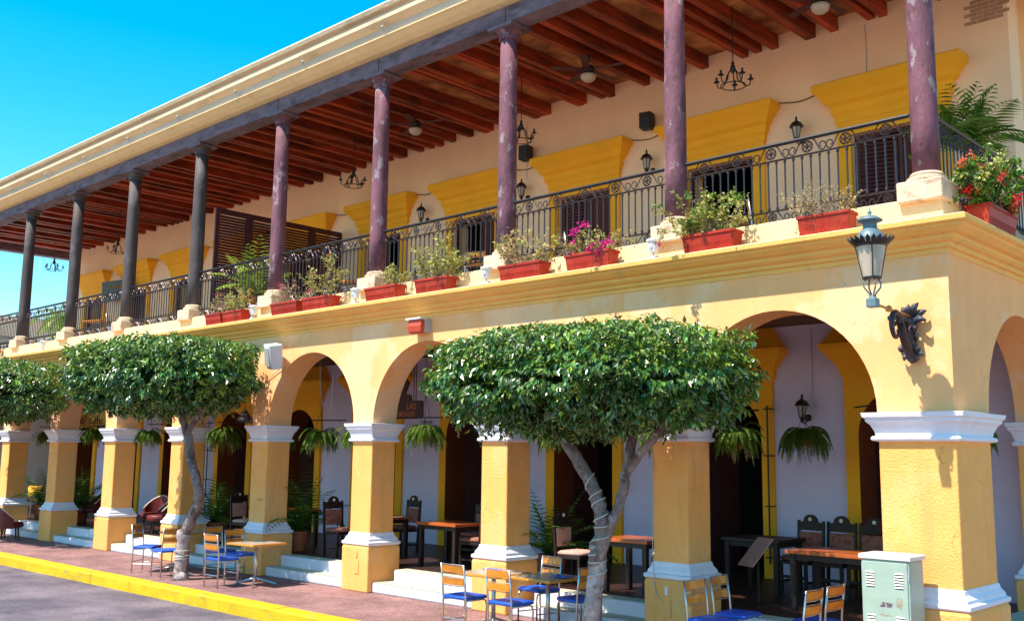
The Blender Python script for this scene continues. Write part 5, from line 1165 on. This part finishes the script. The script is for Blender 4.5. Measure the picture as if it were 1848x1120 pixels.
# louvred partition across the balcony
pt = thing("louvred_partition", "dark red louvred timber partition across the balcony by the sixth column", "partition", (-16.15,0,ZB), 0)
ph = 7.66-ZB
lm_ = mat("partition_wood", (0.075, 0.012, 0.014), 0.6, 0.25, 5)
for k in range(4):
    y0 = 0.62+k*0.865
    p_ = MB().box(-0.03,0.03,y0,y0+0.09,0,ph).box(-0.03,0.03,y0+0.775,y0+0.86,0,ph).box(-0.03,0.03,y0+0.09,y0+0.775,0,0.12).box(-0.03,0.03,y0+0.09,y0+0.775,ph-0.12,ph).build("panel_frame", lm_, pt)
    n = 36
    for i in range(n):
        z = 0.13+(ph-0.27)*(i+0.5)/n
        MB().add([(-0.02,y0+0.09,z+0.03),(-0.02,y0+0.775,z+0.03),(0.025,y0+0.775,z-0.03),(0.025,y0+0.09,z-0.03),(-0.02,y0+0.09,z+0.022),(-0.02,y0+0.775,z+0.022),(0.025,y0+0.775,z-0.038),(0.025,y0+0.09,z-0.038)], [(3,2,1,0),(4,5,6,7),(2,3,7,6),(0,1,5,4)]).build("slat", lm_, p_)
# hanging board with yellow writing
t = thing("notice_board", "dark board with yellow writing tilted on the far balcony wall", "board", (-27.6,3.75,7.05), 0.0)
b_ = MB().box(-0.85,0.85,-0.03,0.03,0,0.62).build("panel", M['black'], t, rot=(0.12,0.05,0)); mb = MB()
for k in range(9): mb.tube([(-0.4+k*0.11+R.uniform(-.03,.03),-0.036,0.42+R.uniform(-.05,.05)) for _ in range(3)], 0.012, 4)
mb.build("writing", M['yellowc'], b_)
# sails of closed parasol, palm and houses beyond the far end
ps = thing("closed_parasol", "closed grey parasol on the terrace beyond the far end of the balcony", "parasol", (-36.5,4.35,ZB), 0)
MB().tube([(0,0,0),(0,0,2.95)], 0.03, 8).build("pole", M['chrome'], ps); MB().lathe([(0.30,0.75),(0.34,0.78),(0.24,1.5),(0.13,2.2),(0.07,2.6),(0.03,2.85)], (0,0,0), 9).build("canopy", M['parasol'], ps)
structure(MB().box(-60,XEND-0.3,1.2,16,0,ZB-0.02).build("terrace", M['farwhite']))
pm = thing("palm_tree", "palm with drooping fronds beyond the far end of the balcony", "palm tree", (-36.5,5.75,ZB), 0)
MB().tube([(0,0,0),(0.05,0,1.2),(0.0,0,2.35)], [0.14,0.11,0.09], 10).build("trunk", M['bark'], pm, smooth=True)
fb = MB(); rc = MB()
for i in range(20): frond(fb, (0,0,2.35), i*2.39996, 1.2-1.3*i/20, 1.35*R.uniform(.8,1.1), 2.2, 0.06, 16, 0.42, rc)
fb.build("fronds", M['palmlight'], pm, kind='stuff'); rc.build("stalks", M['palm'], pm, kind='stuff')
def house(x, y, w, d, h, m_, lab, nw):
    t = thing("house", lab, "house", (x,y,0), 0, "low houses beyond the far end")
    wl_ = MB().box(-w/2,w/2,-d/2,d/2,0,h).build("wall", m_, t); MB().box(-w/2-0.15,w/2+0.15,-d/2-0.15,d/2+0.15,h,h+0.25).build("parapet", m_, t)
    for i in range(nw):
        yy = -d/2+d*(i+0.5)/nw; f_ = MB().box(w/2,w/2+0.05,yy-0.6,yy+0.6,h-2.2,h-0.8).build("window", M['farwhite'], t); MB().box(w/2+0.051,w/2+0.06,yy-0.5,yy+0.5,h-2.1,h-0.9).build("pane", M['glassdark'], f_)
house(-62,14,10,22,9.6,M['farwall'],"peach flat-roofed house seen past the end of the balcony",5)
house(-75,-6,12,14,7.5,M['farwhite'],"white flat-roofed house down the street beyond the left edge",3)
# white guard panel at the far end of balcony
t = thing("balustrade_panel", "white slatted balustrade at the far end of the balcony", "balustrade", (XEND+0.25,0.6,ZB+0.045), 0)
MB().box(-0.03,0.03,0,3.2,0.85,0.92).build("rail", M['farwhite'], t); MB().box(-0.03,0.03,0,3.2,0.05,0.12).build("rail", M['farwhite'], t)
bm_ = MB().box(-0.015,0.015,-0.02,0.02,0.12,0.85); bme = bpy.data.meshes.new("slat"); bme.from_pydata(bm_.v,[],bm_.f); bme.materials.append(M['farwhite'])
for i in range(34): link("slat", bme, t, loc=(0,0.05+i*0.095,0))
# conduits on pillars
for k, x in ((3, XL[3]+0.28), (1, XL[1]+0.22)):
    y = -0.094
    o = MB().tube([(x,y,0.30),(x+0.10,y,0.30),(x+0.10,y,0.50)], 0.008, 5).build("conduit", M['pillar'], bld)
    MB().box(x+0.02,x+0.06,y-0.012,y+0.01,0.56,0.66).build("switch_box", M['white'] if k == 1 else M['pillar'], o)
P, rr_ = wig([(XL[1]-0.05,0.1,3.0),(XL[1]+0.02,-0.03,2.0),(XL[1]+0.03,-0.06,1.2),(XL[1]+0.08,-0.11,0.85),(XL[1]+0.10,-0.10,0.6),(XL[1]+0.22,-0.10,0.45)], 0.006, 0.006, 6, 0)
MB().tube(P, rr_, 4).build("cable", M['rope'], bld)

# wires along the walls
for a, b in zip(DC[:8], DC[1:9]):
    P, rr_ = wig([(a-1.16,IY-0.02,8.16),((a+b)/2,IY-0.02,8.10),(b+1.16,IY-0.02,8.16)], 0.008, 0.008, 5, 0.004)
    MB().tube(P, rr_, 4).build("wire", M['black'], bld)
for x, z0, z1 in ((-3.68,3.25,4.3),(-2.6,8.25,9.1),(-9.9,7.9,9.1)): MB().tube([(x,IY-0.012,z0),(x+0.01,IY-0.012,(z0+z1)/2),(x,IY-0.012,z1)], 0.006, 4).build("wire", M['grey'], bld)
P, rr_ = wig([(-12.30,-0.03,3.85),(-12.9,-0.012,3.58),(-13.5,-0.012,3.45),(-14.2,-0.012,3.50)], 0.007, 0.007, 5, 0.004); MB().tube(P, rr_, 4).build("wire", M['grey'], bld)
